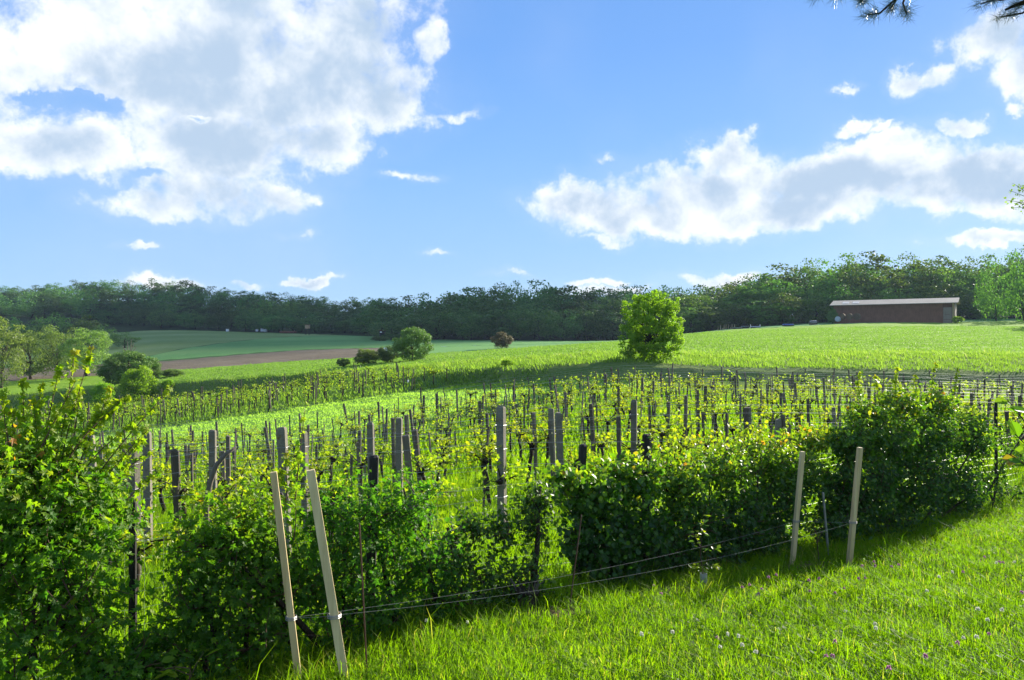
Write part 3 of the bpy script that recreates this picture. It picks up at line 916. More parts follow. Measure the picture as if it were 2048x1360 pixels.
# --- the bright tree and lone bushes
bright = TreeKind("bright_tree", 61, L_LIME, 0.37, .50, .52, 330, 30000, 0.0175, T_BROAD, BARK_DARK, .028, 34, lump=.16, low=-1.0, core=.3, tb=.52, square=3.4)
tree_at(bright, 1303, 54.5, 570, 124, "bright yellow-green tree standing alone on the bank above the vineyard", "tree", rot=.6, sink=.5)
bushk = [TreeKind("field_bush", 70 + i, m_, .52, .42, .50, 75, 8500, .045, T_DIAM, BARK_DARK, .02, 14, lump=.30, low=-.9, core=.3, tb=t_)
         for i, (m_, t_) in enumerate([(L_WOOD, .95), (L_WOOD, .75), (L_BROWN, .5), (L_PALE, .5), (L_LIME, .55), (L_PALE, .25)])]
tree_at(bushk[0], 825, 92, 655, 78, "large round green bush standing alone on the field crest", "bush", "bushes along the field crest", rot=1)
tree_at(bushk[1], 775, 93, 692, 46, "dark low bush beside the large round bush", "bush", "bushes along the field crest")
tree_at(bushk[5], 736, 91, 698, 52, "grey-green bush at the outer end of the three crest bushes", "bush", "bushes along the field crest")
tree_at(bushk[1], 686, 90, 716, 27, "small dark bush alone by the green stripe below the ploughed field", "bush", "bushes along the field crest")
tree_at(bushk[2], 1004, 128, 664, 42, "bronze-leaved bush on the meadow before the middle wood", "bush")
tree_at(bushk[4], 1015, 59, 718, 26, "small bright green sapling bush at the foot of the bank", "bush")
tree_at(bushk[4], 872, 63, 742, 34, "yellow-green bush at the end of the lower vineyard rows", "bush")
tree_at(bushk[1], 1665, 188, 618, 22, "dark bush against the end of the barn away from the door", "bush")
tree_at(bushk[4], 1916, 172, 632, 22, "bright small bush beside the barn door corner", "bush")
tree_at(bushk[1], 760, 205, 672, 36, "dark bush below the dark raised hide", "bush")

tree_at(sunny_kinds[3], 1992, 196, 512, 80, "bright yellow-green tree before the wood, between the barn and the frame's end", "tree", "trees of the wood behind the barn", "woodland_tree", sink=1.5)
tree_at(sunny_kinds[0], 2050, 192, 492, 84, "large fresh green tree before the wood, farthest from the barn", "tree", "trees of the wood behind the barn", "woodland_tree", sink=1.5)
for px_, Y_, t_, w_ in ((2135, 150, 500, 120), (2200, 162, 480, 120), (2290, 158, 490, 120)):
    tree_at(sunny_kinds[int(px_) % 6], px_, Y_, t_, w_, f"tall tree beyond the field end whose shade lies on the wheat, {'first' if px_ < 2150 else 'second' if px_ < 2250 else 'third'} outward", "tree", "trees of the wood behind the barn", "woodland_tree", sink=1)
# --- trees at the left
pale = [TreeKind("pale_tree", 80 + i, L_PALE, W_, zc, rz, 80, 9500, .024, T_DIAM, BARK, .02, 14, lump=.26, low=-1.0, core=.3, tb=.5, square=2.6) for i, (W_, zc, rz) in enumerate([(.42, .51, .49), (.34, .51, .5), (.5, .50, .49)])]
gl = "trees in the hollow beside the lower vineyard"
tree_at(pale[0], 2, 96, 636, 105, "tall pale green tree nearest the edge of the hollow", "tree", gl)
tree_at(pale[1], 62, 112, 662, 92, "grey-green tree second in the hollow, with a dark shaded side", "tree", gl)
tree_at(pale[2], 118, 112, 652, 110, "broad pale tree in the middle of the hollow", "tree", gl)
tree_at(pale[0], 172, 110, 656, 105, "olive pale tree on the field side of the hollow", "tree", gl)
tree_at(pale[1], -70, 100, 640, 110, "pale tree beyond the tall pale tree, cut by the picture edge", "tree", gl)
for i, (px, Y, top, w, lb) in enumerate([(60, 190, 640, 90, "dark round tree behind the pale hollow trees, outermost"), (105, 195, 626, 80, "dark round tree behind the broad pale tree"), (165, 192, 630, 78, "dark round tree sloping down towards the field corner"),
                                        (205, 188, 648, 66, "low dark tree at the field corner, behind the pale trees"), (250, 186, 664, 60, "lowest dark tree reaching out along the field corner"), (20, 188, 634, 90, "dark tree showing above the tall pale tree")]):
    tree_at(wood_kinds[i % 6], px, Y, top, w, lb, "tree", "dark trees behind the hollow")
gs = "bushes between the hollow and the lower vineyard"
tree_at(bushk[0], 262, 92, 702, 92, "dark rounded bush under the bare dead branches", "bush", gs)
tree_at(bushk[0], 302, 94, 720, 44, "dark bush on the ploughed field side of the rounded bush", "bush", gs)
tree_at(bushk[4], 275, 84, 732, 66, "light green young tree before the dark rounded bush", "bush", gs)
tree_at(bushk[4], 205, 84, 764, 46, "light green low bush at the foot of the pale trees", "bush", gs)
tree_at(bushk[0], 225, 90, 715, 56, "dark bush between the pale trees and the dead branches", "bush", gs)
tree_at(bushk[4], 336, 86, 758, 24, "small light green bush beside the bank end", "bush", gs)
tree_at(bushk[5], 345, 96, 738, 44, "grey-green low bush at the lower corner of the ploughed field", "bush", gs)
b = gp(256, 93)
o = thing("dead_tree", "bare grey dead branches rising out of the dark rounded bush", "tree", b)
mb = MB()
top = (680 - 682) / F * 93 - b[2]
mb.tube([(0, 0, 0), (.05, 0, top * .4), (.1, .1, top * .62)], [.14, .11, .08], 6)
for dx, f in ((-.9, .9), (-.3, 1.0), (.25, 1.05), (.8, .85), (.5, .95), (-.6, .8)):
    mb.tube([(.1, .1, top * .55), (.1 + dx * .5, .1, top * (.55 + f * .2)), (.1 + dx, .2, top * f)], [.07, .045, .02], 5)
mb.build("branches", OLDWOOD, o, smooth=True).name = "trunk"

# ================================================================== vineyard
RD, RN = np.array([.970, .2425]), np.array([-.2425, .970])


def row_pt(s_, t_):
    p = RN * s_ + RD * t_
    return p[..., 0], p[..., 1]


def row_at_px(s_, px):
    """where a row crosses a bearing"""
    u = (px - 1024) / F
    # X = u*Y ; X = RN0*s + RD0*t ; Y = RN1*s + RD1*t
    t_ = (u * RN[1] * s_ - RN[0] * s_) / (RD[0] - u * RD[1])
    return RN * s_ + RD * t_, t_


def vine_parts(seed, near=True):
    g = np.random.default_rng(seed)
    hh = g.uniform(.72, .95)
    k = 6 if near else 4
    n_ = 7 if near else 4
    z = np.linspace(-.05, hh, n_)
    wob = np.cumsum(g.normal(0, .035, (n_, 2)), 0); wob[0] = 0
    pts = np.concatenate([wob, z[:, None]], 1)
    tr = MB()
    tr.tube(pts, np.linspace(.036, .028, n_) * (1 + .35 * g.random(n_)), k)
    head = pts[-1]
    hp = head + sph(6 if near else 3, g) * .05
    for q in hp: tr.tube([q, q + [0, 0, .02], q + g.normal(0, .03, 3)], [.035, .045, .02], 5 if near else 3)
    fo = MB()
    ends = []
    for i in range(7 if near else 5):
        sd = 1 if i % 2 else -1
        e_ = head + np.array([sd * g.uniform(.08, .5), g.normal(0, .10), g.uniform(-.02, .30)])
        md = head + (e_ - head) * .5 + [0, 0, .05]
        tr.tube([head, md, e_], [.014, .009, .005], 4 if near else 3)
        ends += [(head + (e_ - head) * f) for f in (.45, .75, 1.0)]
    ends = np.array(ends)
    nl = 125 if near else 38
    c = ends[g.integers(0, len(ends), nl)] + g.normal(0, .075, (nl, 3)) + [0, 0, .05]
    nr = norm(sph(nl, g) + [0, 0, .6])
    ax = norm(np.cross(nr, sph(nl, g)))
    fo.leaves(c, ax, nr, g.uniform(.055, .105, nl) * (1 if near else 1.4), T_MAPLE if near else T_DIAM, np.clip(.45 + g.normal(0, .25, nl) + (c[:, 2] - head[2]) * .6, 0, 1))
    return tr, fo


vine_var = []
for i in range(8):
    tr, fo = vine_parts(300 + i)
    vine_var.append((tr.mesh("vine_trunk", BARK_DARK, smooth=True), fo.mesh("vine_foliage", L_VINE)))
far_var = [vine_parts(340 + i, False) for i in range(5)]

ROWS = [10.5 + 2.55 * k for k in range(-1, 13)]
vines, posts = [], []
for ri, s_ in enumerate(ROWS):
    tt = np.arange(-60, 75, 1.25) + rng.uniform(0, 1)
    for t_ in tt:
        X, Y = row_pt(s_, t_ + rng.normal(0, .12))
        if Y < 5: continue
        px = 1024 + F * X / Y
        if px < (150 if ri == 0 else -60) or px > (1130 if ri == 0 else 2130): continue
        if hedge_d(X, Y) < 1.3: continue
        if np.hypot(X, Y) > feat_r(3, math.atan2(X, Y)) - .6: continue
        if rng.random() < .06: continue
        vines.append((X, Y, ri, px, 0))
    step = 1.2
    tt = np.arange(-60, 75, step) + rng.uniform(0, 2)
    for q, t_ in enumerate(tt):
        X, Y = row_pt(s_, t_ + rng.normal(0, .2))
        if Y < 5: continue
        px = 1024 + F * X / Y
        if px < -60 or px > 2130 or hedge_d(X, Y) < 1.2: continue
        if np.hypot(X, Y) > feat_r(3, math.atan2(X, Y)) + .6: continue
        if ri < 2: continue
        posts.append((X, Y, ri, px, 0, q % 3 == 0))
# lower vineyard
LROWS = [53.5 + 2.6 * k for k in range(10)]
for ri, s_ in enumerate(LROWS):
    for t_ in np.arange(-75, 10, 1.3):
        X, Y = row_pt(s_, t_ + rng.normal(0, .15))
        px = 1024 + F * X / Y
        if px < -40 or px > 905: continue
        r_, a_ = math.hypot(X, Y), math.atan2(X, Y)
        if r_ < feat_r(4, a_) + .5 or r_ > feat_r(5, a_) - .8: continue
        vines.append((X, Y, ri, px, 1))
    for q, t_ in enumerate(np.arange(-75, 10, 3.4)):
        X, Y = row_pt(s_, t_ + rng.normal(0, .3))
        px = 1024 + F * X / Y
        if px < -40 or px > 905: continue
        r_, a_ = math.hypot(X, Y), math.atan2(X, Y)
        if r_ < feat_r(4, a_) or r_ > feat_r(5, a_) - .3: continue
        posts.append((X, Y, ri, px, 1, True))

row_rot = math.atan2(RD[1], RD[0])
order = sorted(range(len(vines)), key=lambda i: vines[i][0] ** 2 + vines[i][1] ** 2)
solo = set(order[:298])
rank = {}
for i in sorted(range(len(vines)), key=lambda i: vines[i][3]):
    X, Y, ri, px, lo = vines[i]
    rank[i] = rank_n = sum(1 for j in rank if vines[j][2] == ri and vines[j][4] == lo) + 1
rest = [MB(), MB()]
for i, (X, Y, ri, px, lo) in enumerate(vines):
    z = float(H(X, Y))
    rot = row_rot + rng.normal(0, .25) + (math.pi if rng.random() < .5 else 0)
    sc = rng.uniform(.88, 1.12)
    if i in solo:
        where = "lower" if lo else "near"
        o = thing("grapevine", f"young-leaved grapevine, {ordinal(rank[i])} from the left in the {ordinal(ri + 1)} {where} vineyard row behind the hedge", "grapevine", (X, Y, z), "grapevines in the near vineyard")
        o.rotation_euler = (0, 0, rot); o.scale = (sc, sc, sc)
        a_, b_ = vine_var[i % 8]
        link("trunk", a_, o)
        link("foliage", b_, o)["kind"] = "stuff"
    else:
        for q in (0, 1):
            v, t, c = far_var[i % 5][q].arrays()
            ca, sa = math.cos(rot), math.sin(rot)
            v = np.stack([v[:, 0] * ca - v[:, 1] * sa, v[:, 0] * sa + v[:, 1] * ca, v[:, 2]], 1) * sc + [X, Y, z]
            rest[q].add(v, t, c)
far_v = rest[1].build("far_grapevines", L_VINE, kind="stuff")
rest[0].build("trunk", BARK_DARK, far_v, smooth=True)["kind"] = "stuff"


def post_mesh(w, d, h, mat, seed, concrete=False):
    g = np.random.default_rng(seed)
    mb = MB()
    n_ = 6
    z = np.array([-.25, .02, h * .4, h * .75, h - .03, h])
    off = np.cumsum(g.normal(0, .004, (n_, 2)), 0)
    r = w / 2 * 1.414 * np.array([1, 1, .98, .96, .95, .72 if concrete else .85]) * (1 + g.normal(0, .02, n_))
    mb.tube(np.concatenate([off, z[:, None]], 1), r, 4 if concrete or w < .06 else 7, rot=math.pi / 4, flat=d / w)
    return mb.mesh("post", mat)


wood_posts = [post_mesh(w, w * g_, h, OLDWOOD, 400 + i) for i, (w, g_, h) in enumerate([(.075, .9, 1.7), (.062, 1, 1.6), (.09, .8, 1.55), (.066, 1, 1.8), (.08, .9, 1.45)])]
thin_posts = [post_mesh(w, w, h, OLDWOOD, 420 + i) for i, (w, h) in enumerate([(.042, 1.45), (.036, 1.3), (.048, 1.6), (.04, 1.15)])]
porder = sorted(range(len(posts)), key=lambda i: posts[i][0] ** 2 + posts[i][1] ** 2)
psolo = set([i for i in porder if posts[i][5]][:285] + [i for i in porder if not posts[i][5]][:285])
prank = {}
for i in sorted(range(len(posts)), key=lambda i: posts[i][3]):
    prank[i] = sum(1 for j in prank if posts[j][2] == posts[i][2] and posts[j][4] == posts[i][4]) + 1
prest = MB()
for i, (X, Y, ri, px, lo, big) in enumerate(posts):
    z = float(H(X, Y))
    lx, ly = rng.normal(0, .05), rng.normal(-.05, .055)
    if i in psolo:
        me = (wood_posts if big else thin_posts)[rng.integers(5 if big else 4)]
        o = link("wooden_post" if big else "vine_stake", me, None, (X, Y, z))
        o.rotation_euler = (lx, ly, rng.uniform(0, 1.5))
        what = "thick weathered grey post" if big else "thin weathered vine stake"
        tag(o, f"{what}, {ordinal(prank[i])} from the left in the {ordinal(ri + 1)} {'lower' if lo else 'near'} vineyard row", "post" if big else "stake", "wooden posts of the vineyard" if big else "thin stakes of the vineyard")
    else:
        h = rng.uniform(1.35, 1.8)
        prest.tube([(X, Y, z - .1), (X + ly * h * .5, Y, z + h * .5), (X + ly * h, Y - lx * h, z + h)], [.032, .03, .028], 4)
if prest.v: prest.build("far_vineyard_posts", OLDWOOD, kind="stuff")

# concrete posts of the first rows
CP = [(190, 870, 1), (272, 885, 0), (297, 864, 1), (430, 860, 1), (575, 853, 0), (614, 862, 1), (746, 846, 1), (798, 836, 1), (1003, 812, 0), (1108, 817, 2), (1124, 825, 1), (1269, 800, 1), (1556, 838, 1), (1672, 815, 3), (1500, 815, 2)]
cn = 0
for i, (px, py, k) in enumerate(sorted(CP)):
    p, _ = row_at_px(ROWS[k + 1], px)
    z = float(H(*p))
    h = (680 - py) / F * p[1] - z
    mossy = px in (1124, 798, 190)
    o = thing("concrete_post", f"{'mossy ' if mossy else ''}pale concrete vineyard post, {ordinal(i + 1)} from the left among the concrete posts behind the hedge", "post", (p[0], p[1], z), "concrete posts of the front rows")
    o.rotation_euler = (rng.normal(0, .015), rng.normal(-.02, .012), rng.uniform(-.5, .3))
    link("shaft", post_mesh(.108, .095, h, CONCRETE, 500 + i, True), o).name = "shaft"
    for q in range(4):
        mb = MB()
        zz = h * (.35 + .17 * q)
        a = np.linspace(0, 2 * math.pi, 5) + math.pi / 4
        mb.tube(np.stack([np.cos(a) * .098, np.sin(a) * .085, np.full(5, zz)], 1), .0035, 4)
        mb.build("wire_tie", GREYMETAL, o)

# trellis wires, each row a trellis of four wires
for ri, s_ in enumerate(ROWS):
    tt = np.arange(-60, 75, 2.5)
    X, Y = row_pt(s_, tt[:, None])
    X, Y = X.ravel() if X.ndim > 1 else X, Y.ravel() if Y.ndim > 1 else Y
    px = 1024 + F * X / np.maximum(Y, .1)
    ok = (Y > 5) & (px > (100 if ri == 0 else -150)) & (px < (1150 if ri == 0 else 2250)) & (hedge_d(X, Y) > 1.0) & (np.hypot(X, Y) < feat_r(3, np.arctan2(X, Y)) + .5)
    X, Y = X[ok], Y[ok]
    if len(X) < 3: continue
    z = H(X, Y)
    o = thing("trellis", f"thin galvanised trellis wires of the {ordinal(ri + 1)} near vineyard row behind the hedge", "trellis", (X[0], Y[0], z[0]), "trellises of the near vineyard")
    for hz in (.80, 1.12, 1.42, 1.62):
        mb = MB()
        mb.tube(np.stack([X, Y, z + hz + rng.normal(0, .015, len(X))], 1), 0.0017 + .00004 * s_, 3, cap=False)
        mb.build("wire", WIRE, o, origin=(X[0], Y[0], z[0]))

# ================================================================== hedge
def hY(px, off=0.0):
    """depth of the hedge line (moved back by off) at a bearing"""
    u = (px - 1024) / F
    b0 = HEDGE0 + HNRM * off
    t_ = (u * b0[1] - b0[0]) / (HDIR[0] - u * HDIR[1])
    return b0[1] + HDIR[1] * t_


def shrub(name, label, lobes, n_leaf, leaf, tpl, mat, seed, base_px, stems=5, yellow=.5, tb=.35, hollow=.5, shoots=(), cat="shrub", bark=BARK_DARK, group="shrubs of the hedge", droop=.35, ylo=.62, back=0.0):
    """lobes: (px, py, off, r_along m, r_depth m, r_up m): uneven masses of leaves standing along the hedge line"""
    g = np.random.default_rng(seed)
    bY = hY(base_px, back); base = gp(base_px, bY)
    o = thing(name, label, cat, base, group)
    cen, rad = [], []
    for (px, py, off, ra, rd, ru) in lobes:
        Y = hY(px, off + back)
        cen.append(P3(px, py, Y)); rad.append((ra, rd, ru))
    cen, rad = np.array(cen), np.array(rad)
    ztop, zbot = (cen[:, 2] + rad[:, 2]).max(), base[2]
    ax3 = np.array([[HDIR[0], HDIR[1], 0], [HNRM[0], HNRM[1], 0], [0, 0, 1.0]])
    wt = (rad[:, 0] * rad[:, 2] + rad[:, 1] * rad[:, 2]); wt = wt / wt.sum()
    fo = MB()
    twig = MB()
    P_, N_, T_ = [], [], []
    for (c, r, w) in zip(cen, rad, wt):
        n_ = int(n_leaf * w)
        n_t = max(8, n_ // 9)                                   # leaves sit on short twigs
        dd = sph(n_t, g)
        tp = dd * (g.uniform(hollow, 1.0, n_t) ** .6)[:, None]
        tp = tp * (1 + .22 * np.sin(dd[:, :1] * 5 + seed) * np.cos(dd[:, 2:] * 6 + seed))
        tip = c + (tp * r) @ ax3
        out = norm((dd * r) @ ax3 + g.normal(0, .35, (n_t, 3)) * r.mean() + [0, 0, .35 * r.mean()])
        idx = np.repeat(np.arange(n_t), 9)
        along = g.uniform(-.16, .10, len(idx)) * (1 + 1.2 * (g.random(len(idx)) < .12))
        p = tip[idx] + out[idx] * along[:, None] + g.normal(0, leaf * .45, (len(idx), 3))
        P_.append(p)
        N_.append(norm(dd[idx] @ ax3 * .5 + g.normal(0, .5, (len(idx), 3)) + [0, 0, .55]))
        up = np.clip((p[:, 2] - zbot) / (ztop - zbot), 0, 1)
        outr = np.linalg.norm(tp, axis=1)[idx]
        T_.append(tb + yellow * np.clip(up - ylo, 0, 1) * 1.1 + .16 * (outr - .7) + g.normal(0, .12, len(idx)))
        for q in range(0, n_t, 3):
            twig.tube([tip[q] - out[q] * .22, tip[q] - out[q] * .06 + g.normal(0, .01, 3), tip[q] + out[q] * .08], [.006, .004, .002], 3, cap=False)
    # long shoots
    for path in shoots:
        sh_t = MB()
        q = np.array([P3(a_, b_, hY(a_, dd_)) for (a_, b_, dd_) in path])
        f = np.linspace(0, 1, 12)
        seg = np.linspace(0, 1, len(q))
        cur = np.stack([np.interp(f, seg, q[:, j]) for j in range(3)], 1)
        cur[1:-1] = cur[1:-1] * .5 + (cur[:-2] + cur[2:]) * .25
        sh_t.tube(cur, np.linspace(.0075, .002, 12), 5)
        sh_t.build('shoot', STEM, o, base)
        m_ = int(np.linalg.norm(np.diff(cur, axis=0), axis=1).sum() / .013)
        ff = g.uniform(.08, 1, m_)
        pc = np.stack([np.interp(ff, f, cur[:, j]) for j in range(3)], 1)
        sd = norm(sph(m_, g) * [1, 1, .5])
        p = pc + sd * g.uniform(.02, .09, m_)[:, None] * (1.25 - ff)[:, None]
        P_.append(p); N_.append(norm(sph(m_, g) * .9 + [0, -.35, .55]))
        tt = .66 + .24 * ff + g.normal(0, .1, m_)
        tt = np.minimum(tt, .9); tt[(ff > .98) & (g.random(m_) < .4)] = .95
        T_.append(tt)
    p, n_, tn = np.concatenate(P_), np.concatenate(N_), np.concatenate(T_)
    low = p[:, 2] > H(p[:, 0], p[:, 1]) + .03
    p, n_, tn = p[low], n_[low], tn[low]
    a_ = norm(np.cross(n_, sph(len(p), g)) + [0, 0, -droop])
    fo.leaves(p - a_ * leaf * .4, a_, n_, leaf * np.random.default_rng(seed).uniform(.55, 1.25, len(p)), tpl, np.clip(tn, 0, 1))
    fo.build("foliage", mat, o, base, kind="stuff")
    twig.build("twig", STEM, o, base, kind="stuff")
    for i in range(stems):
        mb = MB()
        j = i % len(cen)
        s_ = base + np.concatenate([(HDIR * g.normal(0, .16 + .05 * stems)), [0]]); s_[2] = float(H(s_[0], s_[1])) - .06
        e_ = cen[j] + (sph(1, g)[0] * rad[j] * .5)
        md = s_ * .5 + e_ * .5 + g.normal(0, .05, 3)
        f = np.linspace(0, 1, 8)[:, None]
        cur = (1 - f) ** 2 * s_ + 2 * f * (1 - f) * md + f ** 2 * e_ + g.normal(0, .008, (8, 3))
        mb.tube(cur, np.linspace(.028, .008, 8) * g.uniform(.7, 1.2), 6)
        mb.build("stem", bark, o, base, smooth=True)
    return o


# 1 tall field maple at the left
shrub("maple_shrub", "tall lobed-leaved shrub with long upright shoots at the left end of the hedge",
      [(20, 1000, .1, .5, .4, .34), (110, 1020, .1, .5, .4, .36), (180, 1005, .15, .35, .3, .26), (40, 1080, 0, .6, .45, .5), (130, 1130, -.05, .5, .4, .5), (60, 1270, -.15, .6, .45, .4), (-80, 1050, 0, .5, .45, .6), (190, 1040, .1, .18, .2, .2),
       (160, 1290, -.15, .27, .3, .25), (70, 920, .2, .26, .22, .16), (-10, 900, .2, .3, .25, .2)],
      8200, .066, T_MAPLE, L_MAPLE, 11, 70, 7, yellow=.55, tb=.52, hollow=.45,
      shoots=[[(100, 1060, .1), (130, 880, .15), (185, 690, .2)], [(85, 1000, .1), (92, 860, .2), (120, 730, .25)], [(130, 1000, .1), (185, 860, .2), (225, 775, .25)], [(150, 1010, .1), (240, 890, .2), (350, 765, .3)],
              [(160, 1060, .05), (215, 950, .1), (300, 850, .2)], [(30, 950, .1), (10, 850, .1), (5, 780, .1)], [(60, 960, .1), (48, 850, .2), (45, 760, .2)], [(180, 1060, 0), (270, 985, .1), (330, 930, .2)], [(90, 1000, .1), (160, 880, .1), (240, 800, .2)], [(20, 980, .1), (70, 850, .2), (82, 770, .2)], [(130, 960, .1), (150, 860, .2), (160, 790, .25)], [(170, 990, .1), (235, 930, .15), (285, 880, .2)], [(40, 930, .2), (25, 850, .2), (22, 820, .2)], [(110, 940, .1), (200, 840, .2), (262, 790, .25)], [(60, 940, .1), (105, 850, .1), (150, 765, .2)], [(120, 1000, .1), (200, 900, .15), (262, 850, .25)], [(10, 980, .1), (-10, 880, .2), (-20, 800, .2)], [(200, 1000, .1), (262, 930, .2), (300, 905, .25)], [(80, 980, .1), (75, 880, .15), (66, 800, .2)], [(140, 990, .1), (168, 900, .15), (205, 820, .2)], [(100, 960, .15), (128, 850, .2), (150, 700, .25)]])
# low growth in the gap
shrub("bramble_shrub", "low dark bramble growth filling the foot of the hedge gap", [(285, 1300, -.05, .3, .3, .16), (230, 1340, -.2, .35, .3, .18), (330, 1330, -.1, .28, .25, .17)], 1100, .07, T_MAPLE, L_MAPLE, 12, 270, 3, yellow=0, tb=.4)
# 2
shrub("maple_shrub", "rounded dark lobed-leaved shrub behind the thinner pair of stakes, topped by yellow leaves", [(410, 1090, .05, .31, .32, .30), (470, 1050, .05, .34, .3, .26), (520, 1090, 0, .30, .3, .34), (395, 1190, 0, .28, .3, .3), (470, 1210, 0, .45, .35, .4), (430, 1310, -.1, .5, .35, .3), (545, 1200, .05, .22, .25, .4)],
      5400, .066, T_MAPLE, L_MAPLE, 13, 450, 5, yellow=.75, tb=.40, shoots=[[(560, 1080, .1), (575, 980, .1), (570, 905, .1)], [(545, 1080, .1), (550, 1000, .1), (562, 935, .1)]])
# 3
shrub("field_shrub", "dark shrub grown round the black fence post", [(720, 1040, .1, .42, .35, .32), (800, 1010, .1, .42, .35, .30), (660, 1120, .05, .36, .3, .4), (740, 1160, 0, .5, .35, .42), (840, 1110, .05, .38, .32, .36), (690, 1240, -.05, .4, .3, .25), (800, 1230, -.05, .42, .3, .22), (640, 1030, .1, .2, .2, .16), (610, 1180, .05, .25, .2, .35), (870, 1190, 0, .3, .25, .25)],
      6200, .062, T_MAPLE, L_MAPLE, 14, 745, 5, yellow=.25, tb=.34, shoots=[[(590, 1000, .1), (598, 920, .1), (612, 800, .15)], [(850, 1000, .1), (890, 960, .1)]])
# 4 thin growth in the second gap
shrub("thin_shrub", "thin straggling shrub in the gap between two dark hedge masses", [(1065, 1030, .1, .22, .2, .38), (1075, 990, .1, .2, .2, .2), (970, 1140, .05, .32, .25, .2), (1040, 1160, 0, .28, .25, .25), (930, 1190, 0, .3, .25, .16), (900, 1110, .15, .22, .2, .22), (1000, 1060, .2, .2, .2, .2), (1010, 1200, -.05, .3, .25, .14), (950, 1050, .2, .16, .2, .25)], 3200, .055, T_OVAL, L_HORN, 15, 1055, 5, yellow=.2, tb=.42)
# 5
shrub("hornbeam_shrub", "glossy dark hedge shrub with orange young tips beside the mossy post", [(1180, 985, .1, .36, .35, .30), (1260, 960, .1, .36, .35, .26), (1190, 1080, 0, .38, .35, .35), (1270, 1080, 0, .42, .35, .4), (1240, 1150, -.1, .4, .3, .25), (1130, 950, .1, .2, .2, .12)],
      8200, .064, T_BROAD, L_HORN, 16, 1230, 5, yellow=.62, tb=.36, ylo=.50, back=.22)
# 6
shrub("hornbeam_shrub", "broad glossy hedge shrub with a wide yellow-green top, next to the upright pale stakes", [(1350, 950, .1, .5, .38, .26), (1440, 930, .1, .5, .38, .28), (1530, 910, .15, .5, .38, .30), (1370, 1050, 0, .5, .4, .42), (1470, 1040, 0, .55, .4, .45), (1550, 1010, .05, .5, .38, .5), (1420, 1110, -.1, .6, .35, .25), (1530, 1090, -.05, .5, .35, .25), (1600, 950, .1, .35, .35, .35), (1320, 1110, -.1, .4, .3, .25), (1620, 880, .2, .4, .3, .2)],
      19000, .066, T_OVAL, L_HORN, 17, 1450, 7, yellow=.66, tb=.36, ylo=.42, back=.25, shoots=[[(1350, 920, .2), (1345, 860, .2)], [(1480, 900, .2), (1500, 850, .2)], [(1560, 890, .2), (1575, 840, .2)]])
# 7
shrub("tall_hedge_shrub", "tallest hedge shrub behind the pale stakes, with a ragged yellow-green crown", [(1760, 875, .1, .6, .5, .38), (1850, 872, .1, .7, .5, .42), (1930, 870, .15, .55, .45, .40), (1720, 960, .05, .55, .5, .5), (1820, 960, 0, .7, .5, .55), (1910, 980, .05, .6, .45, .5), (1780, 1050, -.1, .7, .45, .3), (1900, 1050, -.05, .6, .4, .3), (1680, 1000, .1, .35, .4, .45), (1700, 880, .15, .35, .35, .3), (1800, 808, .15, .42, .35, .24), (1875, 805, .15, .35, .35, .24), (1735, 830, .15, .3, .3, .2), (1665, 1050, 0, .4, .35, .25)],
      28000, .066, T_OVAL, L_HORN, 18, 1830, 8, yellow=.6, tb=.36, ylo=.44, back=-.15,
      shoots=[[(1800, 830, .2), (1790, 770, .2), (1795, 735, .2)], [(1730, 840, .2), (1715, 770, .2), (1722, 742, .2)], [(1860, 820, .2), (1865, 760, .2), (1872, 725, .2)], [(1900, 830, .2), (1912, 770, .2), (1915, 735, .2)], [(1760, 830, .1), (1755, 780, .1), (1750, 752, .1)], [(1835, 800, .2), (1830, 750, .2)], [(1940, 850, .2), (1950, 800, .2)]])
# 8 thin right end
shrub("thin_shrub", "thin open shrub with bare stems beside the slim black post at the right end", [(1975, 930, .1, .5, .4, .5), (2010, 1000, .1, .5, .4, .35), (2040, 880, .2, .4, .4, .5), (1960, 1040, 0, .5, .4, .25), (2060, 1000, .1, .5, .4, .3), (2110, 930, .2, .6, .5, .7)], 4200, .06, T_OVAL, L_HORN, 19, 1990, 8, yellow=.35, tb=.40, back=-.2)

# 9 the hedge going on past the view
shrub("hedge_shrub", "hedge shrub carrying the hedge on past the slim black post", [(2200, 880, 0, .9, .5, .7), (2330, 860, 0, 1.0, .5, .8), (2260, 960, -.1, 1.0, .5, .6), (2450, 880, 0, 1.2, .5, .8), (2400, 950, -.1, 1.2, .5, .6)], 5200, .09, T_OVAL, L_HORN, 20, 2300, 5, yellow=.4, tb=.38, back=-.1)
# fence of wire netting with black posts just behind the hedge
fb_ = np.concatenate([HEDGE0 + HNRM * .55 + HDIR * -2.2, [0]])
fe = thing("wire_fence", "wire netting fence on black posts running through the hedge", "fence", (fb_[0], fb_[1], float(H(fb_[0], fb_[1]))))
fo_ = np.array(fe.location)
for i, (px, py, tilt) in enumerate([(738, 910, -.03), (1150, 888, -.06), (1292, 868, .0), (1790, 818, .0), (1992, 800, .0), (265, 1000, 0), (560, 985, 0)]):
    Y = hY(px, .5); b = gp(px, Y); h = (680 - py) / F * Y - b[2]
    mb = MB()
    mb.tube([b - [0, 0, .2], b + [tilt * h * -.5, 0, h * .5], b + [tilt * -h, 0, h - .02], b + [tilt * -h, 0, h]], np.array([.05, .05, .046, .03]) * (.62 if px in (1992, 265, 560) else 1), 7)
    mb.build("fence_post", BLACKWOOD, fe, fo_)
tt = np.arange(-2.6, 17, .14)
bx, by = HEDGE0[0] + HNRM[0] * .55 + HDIR[0] * tt, HEDGE0[1] + HNRM[1] * .55 + HDIR[1] * tt
bz_ = H(bx, by)
net = MB()
for hz in np.arange(.08, 1.15, .13):
    net.tube(np.stack([bx, by, bz_ + hz], 1)[::4], .0011, 3, cap=False)
